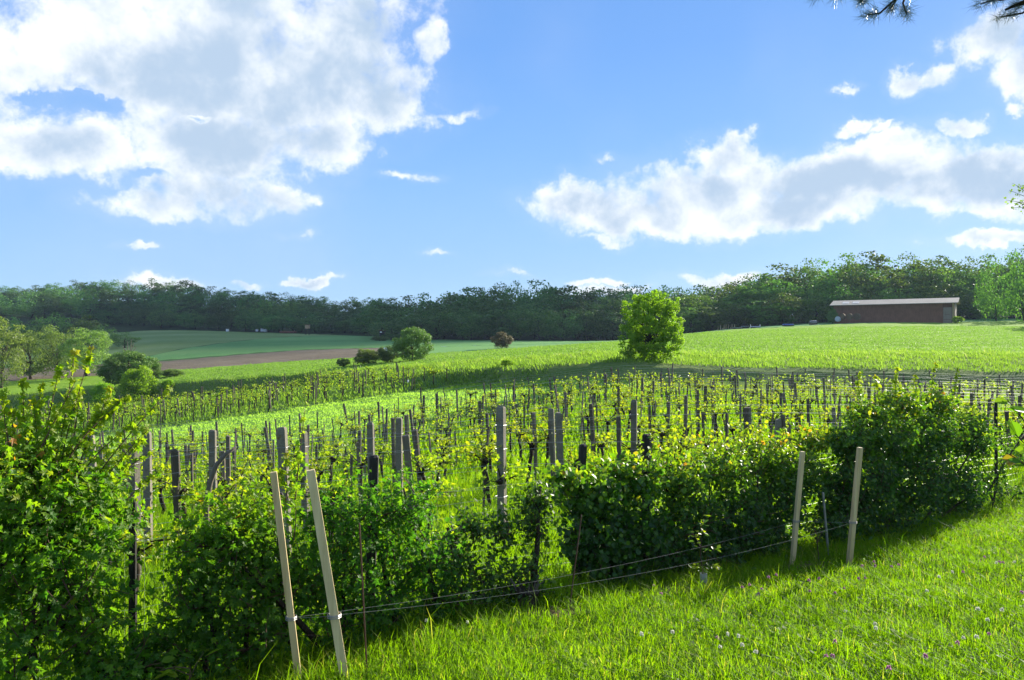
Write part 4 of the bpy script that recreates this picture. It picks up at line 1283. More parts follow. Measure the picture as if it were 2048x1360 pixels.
for i in range(len(tt)):
    net.tube([(bx[i], by[i], bz_[i] + .02), (bx[i], by[i], bz_[i] + 1.15)], .0009, 3, cap=False)
nt = net.build("netting", GREYMETAL, fe, fo_); nt["kind"] = "stuff"

# ================================================================== stakes, wires and young plants on the lawn
def stake(label, base_px, base_py, top_px, top_py, Y, w, group, name="wooden_stake", mat=NEWWOOD, k=4, dy=0.0):
    b = gp(base_px, Y)
    tp = P3(top_px, top_py, Y + dy)
    o = thing(name, label, "stake", b, group)
    mb = MB()
    f = np.array([-.12, .05, .35, .7, .985, 1.0])[:, None]
    pts = b + (tp - b) * f
    r = w * .707 * np.array([1, 1, 1, .99, .98, .93])
    mb.tube(pts, r, k, rot=math.pi / 4 + .25)
    mb.build("shaft", mat, o, b)
    return o, b, tp


gL, gR = "pale squared stakes in the lawn", "pale squared stakes in the lawn"
oL1, bL1, tL1 = stake("thinner pale squared stake of the leaning pair, nearer the tall shrub", 598, 1352, 547, 944, 5.55, .047, gL)
oL2, bL2, tL2 = stake("thicker pale squared stake of the leaning pair, in front of the dark shrub", 690, 1356, 621, 940, 5.45, .060, gL)
oR1, bR1, tR1 = stake("shorter pale stake of the upright pair, by the broad yellow-topped shrub", 1584, 1150, 1605, 903, 9.3, .048, gR)
oR2, bR2, tR2 = stake("taller pale stake of the upright pair, before the tallest hedge shrub", 1698, 1147, 1720, 895, 9.1, .052, gR)


def tie(o, b, tp, f, r):
    mb = MB()
    c = b + (tp - b) * f
    a = np.linspace(0, 2 * math.pi, 9)
    for dz in (-.008, .004, .012):
        mb.tube(np.stack([c[0] + np.cos(a) * r, c[1] + np.sin(a) * r, np.full(9, c[2] + dz)], 1), .0028, 4)
    mb.build("wire_tie", GREYMETAL, o, b)
    return c


cL1 = tie(oL1, bL1, tL1, .31, .040); cL2 = tie(oL2, bL2, tL2, .31, .050)
cR1 = tie(oR1, bR1, tR1, .40, .040); cR2 = tie(oR2, bR2, tR2, .37, .043)


def strand(label, a, b, sag, r=.0009):
    f = np.linspace(0, 1, 24)[:, None]
    p = a + (b - a) * f - np.array([0, 0, 1.0]) * sag * 4 * f * (1 - f)
    mb = MB(); mb.tube(p, r, 4, cap=False)
    o = mb.build("guide_wire", TWINE, None, a)
    tag(o, label, "wire", "guide wires between the stakes")


strand("slack guide wire from the thinner leaning stake to the shorter upright stake", cL1 + [0.03, .02, 0], cR1, .10)
strand("slack guide wire from the thicker leaning stake to the taller upright stake", cL2 + [0.035, .02, 0], cR2, .12)
strand("short guide wire joining the two leaning stakes", cL1, cL2, .004)
strand("short guide wire joining the two upright stakes", cR1, cR2, .004)
stake("thin brown rod standing beside the thicker leaning stake", 734, 1322, 719, 1046, 5.6, .009, None, "plant_rod", STEM, 6)
stake("thin grey metal rod behind the upright stakes", 1657, 1082, 1646, 985, 9.9, .022, None, "metal_rod", GREYMETAL, 6)
stake("thin bamboo cane leaning before the thin shrub gap", 1138, 1255, 1163, 1030, 7.1, .009, None, "bamboo_cane", STEM, 6)


def sapling(label, px, Y, h, n_, guard, seed, leaf=.05, mat=L_HORN):
    g = np.random.default_rng(seed)
    b = gp(px, Y)
    o = thing("sapling", label, "sapling", b)
    st = MB()
    cur = np.stack([np.cumsum(g.normal(0, .008, 8)), np.cumsum(g.normal(0, .008, 8)), np.linspace(-.03, h, 8)], 1)
    st.tube(cur, np.linspace(.009, .003, 8), 5)
    p = []
    for i in range(7):
        q = cur[g.integers(3, 8)]; e_ = q + sph(1, g)[0] * [.22, .22, .12] + [0, 0, .06]
        st.tube([q, (q + e_) / 2 + [0, 0, .02], e_], [.004, .003, .002], 4)
        p += [q + (e_ - q) * f for f in g.uniform(.3, 1.05, n_ // 7)]
    p = np.array(p) + g.normal(0, .02, (len(p), 3))
    st.build("stem", STEM, o)
    nr = norm(sph(len(p), g) * .6 + [0, 0, 1])
    fo = MB(); fo.leaves(p, norm(np.cross(nr, sph(len(p), g))), nr, leaf * g.uniform(.7, 1.3, len(p)), T_OVAL, g.uniform(.5, .9, len(p)))
    fo.build("foliage", mat, o, kind="stuff")
    if guard:
        gd = MB()
        a = np.linspace(0, 2 * math.pi, 15)[:-1]
        ring = np.stack([np.cos(a), np.sin(a)], 1)
        v = np.concatenate([np.concatenate([ring * .040, np.full((14, 1), -.01)], 1), np.concatenate([ring * .038, np.full((14, 1), .17)], 1), np.concatenate([ring * .035, np.full((14, 1), .17)], 1), np.concatenate([ring * .036, np.full((14, 1), -.01)], 1)])
        t = []
        for q in range(3):
            for i in range(14):
                j = (i + 1) % 14
                t += [[q * 14 + i, q * 14 + j, q * 14 + 14 + j], [q * 14 + i, q * 14 + 14 + j, q * 14 + 14 + i]]
        gd.add(v, t)
        gd.build("guard", flat_mat("white_plastic", (.42, .40, .38), .5, .4), o)


sapling("sapling in a pale trunk guard beside the bare soil", 1407, 8.15, .62, 70, True, 61)
sapling("tiny leafless-stemmed sapling between the upright stakes", 1640, 9.2, .42, 21, False, 62, .035)
sapling("broad-leaved young weed plant at the foot of the hedge gap", 365, 5.2, .30, 28, False, 63, .11, L_MAPLE)

# bent branch and old vine trunk, stump
b = gp(415, 9.0)
mb = MB()
q = np.array([P3(412, 1010, 9.0), P3(420, 965, 9.0), P3(433, 930, 9.02), P3(452, 908, 9.05), P3(472, 895, 9.1)])
q = np.concatenate([[b - [0, 0, .05]], q])
mb.tube(q, [.035, .034, .032, .03, .024, .014], 7)
tag(mb.build("bent_branch", OLDWOOD, None, b, True), "grey bent branch arching beside a concrete post above the yellow vine leaves", "branch")
b = gp(915, 8.2)
o = thing("old_grapevine", "thick dark old vine trunk with knotted head in the hedge gap", "grapevine", b)
mb = MB()
hz = (680 - 1062) / F * 8.2 - b[2]
mb.tube([(0, 0, -.05), (.01, 0, hz * .3), (-.015, .01, hz * .6), (-.05, 0, hz * .85), (-.04, 0, hz)], [.05, .042, .045, .06, .075], 8)
mb.tube([(-.04, 0, hz * .95), (.06, .02, hz + .02), (.15, .02, hz + .09)], [.055, .05, .03], 6)
mb.tube([(-.05, 0, hz * .9), (-.09, 0, hz + .05)], [.05, .035], 6)
mb.build("trunk", BARK_DARK, o, smooth=True)
fo = MB()
p = np.array([-.02, 0, hz + .05]) + rng.normal(0, 1, (46, 3)) * [.16, .08, .08]
nr = norm(sph(46) + [0, 0, .5]); fo.leaves(p, norm(np.cross(nr, sph(46))), nr, rng.uniform(.05, .09, 46), T_MAPLE, rng.uniform(.3, .9, 46))
fo.build("foliage", L_VINE, o, kind="stuff")
b = gp(1052, 7.35)
o = thing("tree_stump", "short dark cut stump with ragged top at the foot of the hedge gap", "stump", b)
mb = MB()
mb.tube([(0, 0, -.05), (0, 0, .02), (.005, 0, .12), (.01, 0, .17), (.01, 0, .175)], [.15, .125, .105, .125, .10], 11)
mb.build("stump", BARK_DARK, o, smooth=False).name = "body"
for i in range(9):
    mb = MB(); a = i * .7
    mb.tube([(math.cos(a) * .09, math.sin(a) * .09, .14), (math.cos(a) * .12, math.sin(a) * .12, .22), (math.cos(a) * .17, math.sin(a) * .17, .25 + .03 * (i % 3))], [.010, .008, .003], 4)
    mb.build("splinter", OLDWOOD, o)

# clover flowers
def flower_mesh(mat, seed):
    g = np.random.default_rng(seed)
    st = MB(); st.tube([(0, 0, -.02), (.005, 0, .06), (.012, .004, .125)], [.0016, .0014, .0012], 4)
    hd = MB()
    dd = sph(46, g); dd[:, 2] = np.abs(dd[:, 2]) * 1.1 - .25
    hd.leaves(np.array([.012, .004, .13]) + dd * .006, norm(dd), norm(np.cross(dd, sph(46, g))), g.uniform(.012, .018, 46), T_DIAM, g.random(46))
    return st.mesh("stalk", G_GRASS), hd.mesh("head", mat)


FP = leaf_mat("pink_petals", [(0, (.32, .12, .26)), (1, (.62, .36, .52))], (1.1, 1, 1.1), .4, .6, .2, .1, .01)
FW = leaf_mat("white_petals", [(0, (.55, .55, .42)), (1, (.80, .80, .74))], (1, 1, 1), .4, .6, .2, .05, 0)
fp, fw = flower_mesh(FP, 1), flower_mesh(FW, 2)
PINK = [(1500, 1170), (1520, 1172), (1540, 1160), (1620, 1165), (1640, 1160), (1670, 1185), (1710, 1160), (1730, 1130), (1745, 1125), (1790, 1130), (1690, 1170), (1860, 1320), (1650, 1303), (1665, 1305), (1910, 1290), (1985, 1265), (2035, 1180), (1960, 1115), (1990, 1120), (2010, 1125), (1935, 1145), (1755, 1140), (1660, 1290), (1760, 1345), (1430, 1275), (1310, 1165), (1325, 1180), (1488, 1168), (1510, 1195), (1975, 1118), (1560, 1150), (1612, 1175), (1735, 1150), (1800, 1125)]
WHITE = [(1280, 1280), (1480, 1280), (1437, 1290), (1445, 1272), (1490, 1300), (1930, 1270), (1950, 1272), (1975, 1235), (1960, 1220), (2005, 1225), (1510, 1290), (1905, 1145), (1750, 1245), (1740, 1260), (1995, 1130), (2030, 1120), (1870, 1150), (1355, 1265), (1700, 1215), (1850, 1180), (860, 1240), (930, 1240)]
for pts, (st, hd), lb, gr in ((PINK, fp, "pink clover blossom in the grass of the lawn", "pink clover blossoms in the lawn"), (WHITE, fw, "white clover blossom in the grass of the lawn", "white clover blossoms in the lawn")):
    for fi, (px, py) in enumerate(sorted(pts)):
        ys = np.linspace(3.6, 15, 400)
        xs = (px - 1024) / F * ys
        pr = 680 - F * (H(xs, ys) + .15) / ys
        Y = ys[np.argmin(np.abs(pr - py))]
        o = thing("clover_flower", f"{lb}, {ordinal(fi + 1)} from the left", "flower", gp(px, Y), gr)
        o.rotation_euler = (rng.normal(0, .12), rng.normal(0, .12), rng.uniform(0, 6))
        sc = rng.uniform(.6, .9); o.scale = (sc, sc, rng.uniform(.9, 1.4))
        link("stalk", st, o); link("head", hd, o)["kind"] = "stuff"

# ================================================================== barn and the things beside it
B0 = np.array([(1667 - 1024) / F * 190, 190.0]); B1 = np.array([(1909 - 1024) / F * 176, 176.0])
bl = np.linalg.norm(B1 - B0); bu = (B1 - B0) / bl; bv = np.array([-bu[1], bu[0]])
bz0 = min(float(H(*B0)), float(H(*B1))) - .2
zE = (680 - 607) / F * 183 - bz0                 # eave height
barn = thing("barn", "long low brown timber barn with pale sloping roof at the edge of the wood", "barn", (B0[0], B0[1], bz0))
barn.rotation_euler = (0, 0, math.atan2(bu[1], bu[0]))
BPLANK = wood_mat("brown_planks", (.12, .052, .034), (.32, .155, .095), 1.2, (1, 1, .06), .85, .15, .5)
PALEPLANK = wood_mat("pale_planks", (.22, .17, .13), (.36, .29, .23), 1.2, (1, 1, .06), .85, .15, .4)
BROOF = wood_mat("fibre_cement_roof", (.30, .26, .205), (.48, .42, .335), .6, (1, 1, 1), .9, .1, .05, None, .05)
DEP, RISE = 9.0, 1.15
mb = MB()
g = np.random.default_rng(5)
xx = 0.0
while xx < bl - .1:                               # board and batten front, one plank after another
    w = min(g.uniform(.2, .32), bl - xx)
    if not (bl - 2.35 < xx < bl - .45):
        mb.box((xx + w / 2, .03 + g.uniform(0, .04), zE / 2), w - .015, .035, zE, tint=g.random())
    xx += w
mb.build("plank_cladding", BPLANK, barn, kind="stuff")
mb = MB(); mb.box((bl / 2, DEP, zE / 2), bl, .06, zE); mb.build("rear_wall", BPLANK, barn)
for x_, m_ in ((.0, BPLANK), (bl, PALEPLANK)):
    mb = MB()
    mb.add([(x_ - .04, .08, 0), (x_ - .04, DEP - .05, 0), (x_ - .04, DEP - .05, zE), (x_ - .04, DEP / 2, zE + RISE - .05), (x_ - .04, .08, zE), (x_ + .04, .08, 0), (x_ + .04, DEP - .05, 0), (x_ + .04, DEP - .05, zE), (x_ + .04, DEP / 2, zE + RISE - .05), (x_ + .04, .08, zE)],
           [(0, 2, 1), (0, 4, 2), (4, 3, 2), (5, 6, 7), (5, 7, 9), (9, 7, 8), (0, 1, 6), (0, 6, 5), (0, 5, 9), (0, 9, 4), (1, 2, 7), (1, 7, 6), (4, 9, 8), (4, 8, 3), (3, 8, 7), (3, 7, 2)])
    mb.build("gable_wall", m_, barn)
dr = MB(); dr.box((bl - 1.4, .0, zE * .38), 1.7, .07, zE * .76); dr = dr.build("door", PALEPLANK, barn)
hd = MB(); hd.box((bl - 1.4, -.06, zE * .42), .9, .05, .09); hd.box((bl - 1.4, -.06, zE * .2), 1.5, .03, .1); hd.build("door_batten", BPLANK, dr)
mb = MB(); mb.box((bl - .28, -.02, zE / 2), .16, .12, zE); mb.build("corner_post", NEWWOOD, barn)
mb = MB(); mb.box((bl - 1.4, .12, zE * .5), 1.9, .05, zE); mb.build("door_backing", BPLANK, barn)
sl = math.atan2(RISE, DEP / 2)
ns = 22
for side in (0, 1):                               # roof sheets, each overlapping the next
    for i in range(ns):
        w = (bl + 1.6) / ns
        L = math.hypot(DEP / 2 + .7, RISE * (DEP / 2 + .7) / (DEP / 2))
        cxm = -.8 + w * (i + .5)
        cy = (DEP / 2 - .7) / 2 if side == 0 else DEP - (DEP / 2 - .7) / 2
        cz = zE + RISE - RISE * ((DEP / 2 + .7) / 2) / (DEP / 2) + .05
        an = sl if side == 0 else -sl
        ax = np.array([[1, 0, 0], [0, math.cos(an), math.sin(an)], [0, -math.sin(an), math.cos(an)]])
        mb = MB(); mb.box((cxm, cy, cz), w - .012, L, .05, ax)
        mb.build("roof_sheet", BROOF, barn)
mb = MB(); mb.box((bl / 2, -.74, zE - RISE * .7 / (DEP / 2) - .02), bl + 1.6, .05, .14); mb.build("fascia", PALEPLANK, barn)
for x_ in (2.6, 4.9):
    an = sl; ax = np.array([[1, 0, 0], [0, math.cos(an), math.sin(an)], [0, -math.sin(an), math.cos(an)]])
    mb = MB(); mb.box((x_, 1.6, zE + RISE * 1.6 / (DEP / 2) + .11), 1.5, 2.0, .03, ax); mb.build("skylight", flat_mat("pale_plastic", (.72, .64, .50), .4, .4), barn)

STRAW = wood_mat("straw", (.10, .065, .045), (.22, .15, .09), 2, (1, 1, 1), .95, .1, .6)
for i, (px, py, r_, m_, lb) in enumerate([(1676, 638, .62, flat_mat("grey_wrap", (.42, .44, .48), .4, .5), "grey wrapped round bale, nearest the bare end of the barn"), (1684, 633, .75, STRAW, "brown round straw bale next to the grey wrapped bale"),
                                          (1699, 633, .72, STRAW, "middle brown round straw bale against the barn front"), (1714, 633, .80, STRAW, "largest brown round straw bale, nearest the middle of the barn front")]):
    Y = 181.0; b = gp(px, Y); c = b + [0, 0, max(r_ * .9, (680 - py) / F * Y - b[2])]
    o = thing("round_bale", lb, "bale", c, "round bales by the barn")
    mb = MB()
    mb.tube(np.array([-bv * .6, -bv * .58, bv * .58, bv * .6]) @ np.array([[1, 0, 0], [0, 1, 0]]), [r_ * .93, r_, r_, r_ * .93], 18)
    mb.build("bale", m_, o).name = "body"
    mb = MB()
    mb.tube(np.array([-bv * .625, -bv * .605]) @ np.array([[1, 0, 0], [0, 1, 0]]), [r_ * .55, r_ * .6], 14)
    mb.build("end_swirl", m_, o)
# row of poles, covered piles and blue tarpaulins
POLE = wood_mat("peeled_pole", (.25, .19, .11), (.42, .34, .22), 2, (1, 1, .1), .8, .2, .3)
for i, (px, t_) in enumerate([(1436, 656), (1441, 650), (1445, 656), (1448, 650), (1452, 650), (1457, 649), (1461, 655), (1464, 649), (1469, 649)]):
    Y = 172; b = gp(px, Y); h = (680 - t_) / F * Y - b[2]
    o = thing("wooden_pole", f"pale upright pole, {ordinal(i + 1)} from the left in the row before the wood", "pole", b, "poles standing before the wood")
    mb = MB(); mb.tube([(0, 0, -.3), (0, 0, h * .5), (.03, 0, h)], [.09, .085, .07], 7); mb.build("shaft", POLE, o)
    mb = MB(); mb.tube([(.03, 0, h), (.03, 0, h + .06)], [.07, .02], 7); mb.build("tip", POLE, o)


def pile(name, label, cat, px0, px1, top, Y, mat, lid, dep=1.6):
    a, b_ = gp(px0, Y), gp(px1, Y)
    b = (a + b_) / 2; L = np.linalg.norm(b_ - a)
    h = max(.4, (680 - top) / F * Y - b[2])
    o = thing(name, label, cat, b)
    mb = MB()
    n_ = 9
    xs = np.linspace(-L / 2, L / 2, n_)
    for i in range(n_ - 1):
        mb.box(((xs[i] + xs[i + 1]) / 2, 0, h * .42), L / (n_ - 1) * .96, dep, h * (.84 + .03 * (i % 2)))
    mb.build("stack", lid, o)["kind"] = "stuff"
    mb = MB()
    u, v_ = np.meshgrid(np.linspace(-.53, .53, 12), np.linspace(-.56, .56, 8), indexing='ij')
    edge = np.maximum(np.abs(u) / .53, np.abs(v_) / .56)
    z = h * (.90 + .10 * np.cos(v_ * 2.6) + .02 * np.sin(u * 21)) - np.clip(edge - .86, 0, 1) * h * 2.6
    vv = np.stack([u * L, v_ * dep, z], -1).reshape(-1, 3)
    i, j = np.meshgrid(np.arange(11), np.arange(7), indexing='ij'); p = (i * 8 + j).ravel()
    mb.add(vv, np.concatenate([np.stack([p, p + 8, p + 9], 1), np.stack([p, p + 9, p + 1], 1)]))
    mb.build("cover", mat, o, smooth=True)


pile("log_pile", "low stack under a dark green cover beside the row of poles", "log pile", 1466, 1482, 656, 172, flat_mat("green_tarpaulin", (.03, .10, .08), .6, .3), OLDWOOD)
pile("log_pile", "taller stack under a dark green cover, between the poles and the pale blue cover", "log pile", 1483, 1496, 652, 174, flat_mat("teal_tarpaulin", (.025, .09, .085), .6, .3), OLDWOOD)
pile("log_pile", "stack under a pale blue cover between two white uprights", "log pile", 1502, 1519, 655, 174, flat_mat("pale_blue_tarpaulin", (.35, .45, .60), .5, .4), OLDWOOD)
pile("log_pile", "stack under a strong blue cover on the crest below the wood", "log pile", 1566, 1586, 648, 178, flat_mat("blue_tarpaulin", (.04, .14, .55), .5, .4), OLDWOOD)
pile("stone_pile", "small grey heap on the crest between the blue cover and the barn", "heap", 1621, 1632, 641, 180, flat_mat("grey_cloth", (.30, .30, .32), .8, .2), OLDWOOD)
for px, side in ((1501, "nearer the poles"), (1520, "nearer the blue cover")):
    b = gp(px, 173.6); h = (680 - 649) / F * 173.6 - b[2]
    mb = MB(); mb.tube([(0, 0, -.2), (0, 0, h - .03), (0, 0, h)], [.09, .09, .06], 6)
    o = mb.build("white_upright", flat_mat("pale_upright", (.6, .6, .6)), None); o.location = b
    tag(o, f"white upright at the pale blue covered stack, {side}", "post", "white uprights of the covered stack")


# hides and small things along the far wood edge
def hide(label, px, Y, top, bot, w, mat, h_leg):
    b = gp(px, Y); z1 = (680 - bot) / F * Y - b[2]; z2 = (680 - top) / F * Y - b[2]
    z1 = max(z1, .5)
    o = thing("raised_hide", label, "hide", b, "raised hides at the far wood edge")
    mb = MB(); mb.box((0, 0, (z1 + z2) / 2), w, w, z2 - z1); mb.build("cabin", mat, o)
    mb = MB(); mb.box((0, -.05, z2 + .06), w * 1.2, w * 1.25, .1); mb.build("roof", BPLANK, o)
    for sx_ in (-.4, .4):
        for sy_ in (-.4, .4):
            mb = MB(); mb.tube([(sx_ * w * 1.15, sy_ * w * 1.15, -.2), (sx_ * w, sy_ * w, z1)], .09, 5); mb.build("leg", BLACKWOOD, o)
    return o, b, z1, z2


hide("tan raised hide in front of the far wood", 615, 268, 650, 657, 1.4, wood_mat("tan_boards", (.40, .27, .15), (.55, .40, .25), 1, (1, 1, .2), .8, .2, .3), 3)
o, b, z1, z2 = hide("dark raised hide with a small white window by the wood corner", 765, 210, 661, 669, 1.5, BLACKWOOD, 3)
mb = MB(); mb.box((-.3, -.77, (z1 + z2) / 2 + .1), .5, .04, .35); mb.build("window", flat_mat("white_paint", (.75, .75, .75)), o)
for i, (px, py, w, lb) in enumerate([(455, 660, .9, "small white box standing alone at the far wood edge"), (514, 660, .8, "small white box beside the dark end of the far wood"), (525, 661, 1.1, "white box first of the close pair at the far wood"), (531, 661, 1.0, "white box second of the close pair at the far wood")]):
    Y = 291; b = gp(px, Y)
    o = thing("white_box", lb, "box", b, "white boxes at the far wood edge")
    mb = MB(); mb.box((0, 0, w * .6), w, w, w); mb.build("body", flat_mat("white_box_paint", (.75, .76, .78)), o)
    mb = MB(); mb.box((0, 0, w * 1.13), w * 1.12, w * 1.12, .07); mb.build("lid", GREYMETAL, o)
    for q in (-.35, .35):
        mb = MB(); mb.box((q * w, 0, .02), .1, w * .8, .22); mb.build("leg", OLDWOOD, o)
pile("log_pile", "long reddish stack of logs at the foot of the far wood", "log pile", 560, 592, 662, 284, wood_mat("red_bark", (.12, .05, .03), (.24, .12, .08), 2, (1, 1, 1), .9, .1, .4), wood_mat("red_logs", (.12, .05, .03), (.24, .12, .08), 2, (1, 1, 1), .9, .1, .4))
b = gp(816, 61)
mb = MB(); mb.tube([(0, 0, -.1), (0, 0, .36), (0, 0, .44), (0, 0, .47)], [.07, .07, .065, .03], 8)
o = mb.build("marker_post", flat_mat("white_marker", (.72, .72, .70)), None); o.location = b
tag(o, "short white marker post at the end of the lower vineyard", "marker")

# ================================================================== branches that reach in from the right
def pine():
    tx, ty = 6.6, 3.4
    b = np.array([tx, ty, float(H(tx, ty))])
    o = thing("pine_tree", "pine tree whose dark needle tufts hang into the sky at the top right", "tree", b)
    mb = MB(); mb.tube(b + np.array([(0, 0, -.2), (.05, 0, 2), (0, .05, 5), (.05, 0, 9)]), [.22, .19, .15, .05], 10)
    mb.build("trunk", BARK, o, b, True)
    g = np.random.default_rng(9)
    tufts = []
    root1, root2 = b + [0, 0, 4.9], b + [0, 0, 4.6]
    Yb = 6.2
    limbs = [(root1, [P3(1990, -260, 5.5), P3(1830, -90, 6.0), P3(1755, -12, Yb)]), (root2, [P3(2200, -120, 5.6), P3(2100, -20, 6.0), P3(2010, 20, Yb)])]
    br = MB()
    for root, ps in limbs:
        br.tube(np.array([root] + ps), [.06, .04, .022, .009], 7)
    tw = [([P3(1830, -90, 6.0), P3(1800, -10, 6.2), P3(1760, 26, Yb), P3(1735, 30, Yb)], 1), ([P3(1840, -80, 6.0), P3(1806, 6, Yb), P3(1814, 30, Yb)], 1), ([P3(1820, -70, 6), P3(1790, 4, Yb), P3(1780, 18, Yb)], 1), ([P3(1790, -40, 6.1), P3(1735, -8, Yb), P3(1722, 2, Yb)], 1),
          ([P3(2100, -20, 6), P3(2045, 26, Yb), P3(2000, 34, Yb)], 1), ([P3(2100, -20, 6), P3(2020, -10, Yb), P3(1960, 8, Yb)], 1), ([P3(2060, -10, 6), P3(2000, 0, Yb), P3(1975, -8, Yb)], 1), ([P3(2080, -15, 6), P3(2048, 8, Yb), P3(2030, 12, Yb)], 1), ([P3(1790, -60, 6.1), P3(1700, -25, Yb), P3(1675, -8, Yb)], 1), ([P3(1780, -60, 6.1), P3(1660, -30, Yb), P3(1630, -10, Yb)], 1)]
    nd = MB()
    for ps, _ in tw:
        ps = np.array(ps)
        br.tube(ps, np.linspace(.012, .005, len(ps)), 5)
        for q, ce in enumerate([ps[-1], ps[-1] * .6 + ps[-2] * .4, ps[-1] * .3 + ps[-2] * .7]):
            n_ = 95
            axd = norm(ps[-1] - ps[-2])
            dd = norm(sph(n_, g) + axd * .55)
            c = ce + g.normal(0, .018, (n_, 3))
            nd.leaves(c, dd, sph(n_, g), g.uniform(.07, .115, n_), (np.array([[-.012, 0, 0], [.012, 0, 0], [0, 1, 0]]) * [1, 1, 1], np.array([[0, 1, 2]])), g.random(n_))
    br.build("branch", BARK_DARK, o, b, True)
    nd.build("needles", L_PINE, o, b, kind="stuff").name = "foliage"


pine()


def edge_tree():
    Y = 22.0; X = (2135 - 1024) / F * Y
    b = np.array([X, Y, float(H(X, Y))])
    o = thing("slender_tree", "slender tree reaching in with a sparse leafy twig before the big cloud", "tree", b)
    g = np.random.default_rng(19)
    mb = MB()
    mb.tube(b + np.array([(0, 0, -.2), (.1, 0, 2.5), (.0, 0, 5), (.1, 0, 8.4)]), [.09, .075, .055, .015], 8)
    mb.build("trunk", BARK_DARK, o, b, True)
    br, fo = MB(), MB()
    P_ = []
    ends = [P3(2012, 400, Y), P3(2018, 380, Y), P3(2028, 368, Y), P3(2025, 415, Y), P3(2040, 372, Y), P3(2035, 405, Y), P3(2044, 418, Y), P3(2075, 340, Y), P3(2090, 430, Y), P3(2170, 330, Y), P3(2190, 280, Y), P3(2150, 250, Y), P3(2100, 380, Y + .5), P3(2180, 420, Y)]
    for e_ in ends:
        s_ = b + [0, 0, g.uniform(5.3, 6.6)]
        s2 = P3(2085, 408, Y) if e_[0] < P3(2060, 0, Y)[0] else (s_ + e_) / 2 + [0, 0, .1]
        cur = np.array([s_, s2, (s2 + e_) / 2 + g.normal(0, .04, 3), e_])
        br.tube(cur, [.022, .014, .008, .004], 5)
        P_ += [s2 + (e_ - s2) * f for f in g.uniform(.35, 1.04, 22)]
    p = np.array(P_) + g.normal(0, .05, (len(P_), 3))
    nr = norm(sph(len(p), g) + [0, 0, .3])
    fo.leaves(p, norm(np.cross(nr, sph(len(p), g))), nr, g.uniform(.05, .10, len(p)), T_OVAL, g.uniform(.2, .9, len(p)))
    br.build("branch", BARK_DARK, o, b, True)
    fo.build("foliage", L_PALE, o, b, kind="stuff")


edge_tree()


def edge_shrub():
    Y = 5.2; X = (2125 - 1024) / F * Y
    b = np.array([X, Y, float(H(X, Y))])
    o = thing("lilac_shrub", "broad-leaved shrub reaching large leaves in at the right edge of the lawn", "shrub", b)
    g = np.random.default_rng(29)
    st, P_, A_ = MB(), [], []
    for (px, py, yy) in [(2012, 905, 5.2), (2030, 868, 5.2), (2015, 800, 5.25), (2040, 790, 5.2), (2042, 925, 5.1), (2080, 850, 5.2), (2100, 780, 5.3), (2110, 930, 5.0), (2060, 900, 5.3)]:
        e_ = P3(px, py, yy)
        s_ = b + [0, 0, .5]
        md = P3(2095, (py + 1000) / 2, yy)
        st.tube([b - [0, 0, .05], s_, md, e_], [.014, .012, .007, .003], 5)
        d_ = norm(e_ - md)
        for f in g.uniform(.35, 1.0, 4 if px < 2060 else 8):
            P_.append(md + (e_ - md) * f); A_.append(norm(d_ + g.normal(0, .6, 3) + [-.3, 0, .0]))
    P_, A_ = np.array(P_), np.array(A_)
    nr = norm(sph(len(P_), g) * .45 + [0, -.35, 1])
    fo = MB(); tn = g.uniform(.45, .8, len(P_)); tn[:3] = .97
    fo.leaves(P_, A_, nr, g.uniform(.075, .12, len(P_)), T_BROAD, tn)
    st.build("stem", STEM, o, b, True); fo.build("foliage", L_MAPLE, o, b, kind="stuff")


edge_shrub()

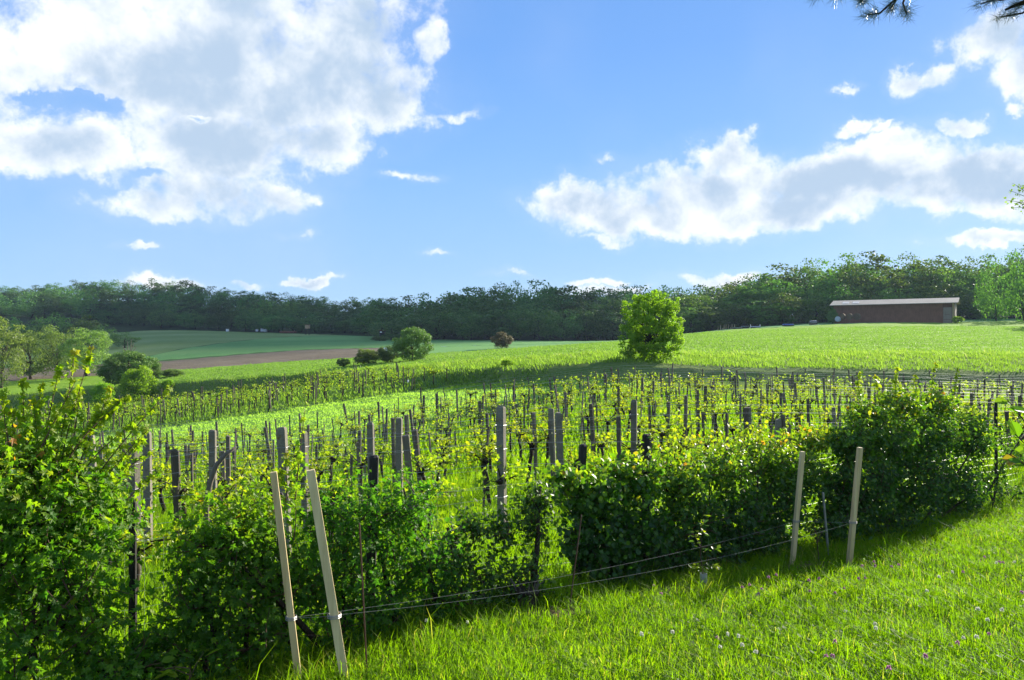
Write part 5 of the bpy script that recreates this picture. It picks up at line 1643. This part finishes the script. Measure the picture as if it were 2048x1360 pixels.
# ================================================================== a cumulus beside the sun whose shadow lies on the far hill
def cumulus():
    tgt = np.array([-84., 306., 3.0])
    L = 1050 / math.tan(R(SUN_EL))
    c = tgt + SD / math.cos(R(SUN_EL)) * L
    g = np.random.default_rng(3)
    ico = []
    n1, n2 = 14, 24
    th = np.linspace(0, math.pi, n1); ph = np.linspace(0, 2 * math.pi, n2, endpoint=False)
    mb = MB()
    for i in range(26):
        a = g.uniform(0, 6.28); q = math.sqrt(g.random())
        off = np.array([math.cos(a) * q * 118, math.sin(a) * q * 118, g.uniform(-5, 9)])
        r = g.uniform(38, 62) * (1.15 - .45 * q)
        T, Ph = np.meshgrid(th, ph, indexing='ij')
        dv = np.stack([np.sin(T) * np.cos(Ph), np.sin(T) * np.sin(Ph), np.cos(T)], -1)
        bump = 1 + .10 * np.sin(dv[..., 0] * 6 + i) * np.cos(dv[..., 1] * 7 + i) + .05 * np.sin(dv[..., 2] * 13 + i)
        v = c + off + dv * (r * bump)[..., None] * [1, 1, .28]
        ii, jj = np.meshgrid(np.arange(n1 - 1), np.arange(n2), indexing='ij')
        p = (ii * n2 + jj).ravel(); p2 = (ii * n2 + (jj + 1) % n2).ravel()
        mb.add(v.reshape(-1, 3), np.concatenate([np.stack([p, p + n2, p2 + n2], 1), np.stack([p, p2 + n2, p2], 1)]))
    m, t = new_mat("cloud_white")
    gg = t.n('ShaderNodeNewGeometry')
    finish(m, t, pbsdf(t, t.ramp(t.noise(gg.outputs['Position'], .02, 4), [(.3, (.80, .81, .83)), (.7, (.92, .92, .92))]), 1.0, 0.0))
    o = mb.build("cloud", m, None, c, True)
    o["kind"] = "structure"


cumulus()

# ================================================================== the air between
def haze():
    mb = MB()
    mb.box((0, 0, (48 - 10) / 2), 9200, 9200, 58)
    m, t = new_mat("air")
    v = t.n('ShaderNodeVolumePrincipled')
    v.inputs['Color'].default_value = (.60, .78, 1.0, 1)
    v.inputs['Density'].default_value = 0.00014
    v.inputs['Anisotropy'].default_value = 0.0
    o = t.n('ShaderNodeOutputMaterial')
    m.node_tree.links.new(v.outputs[0], o.inputs['Volume'])
    h = mb.build("haze", m, None)
    h["kind"] = "stuff"


haze()
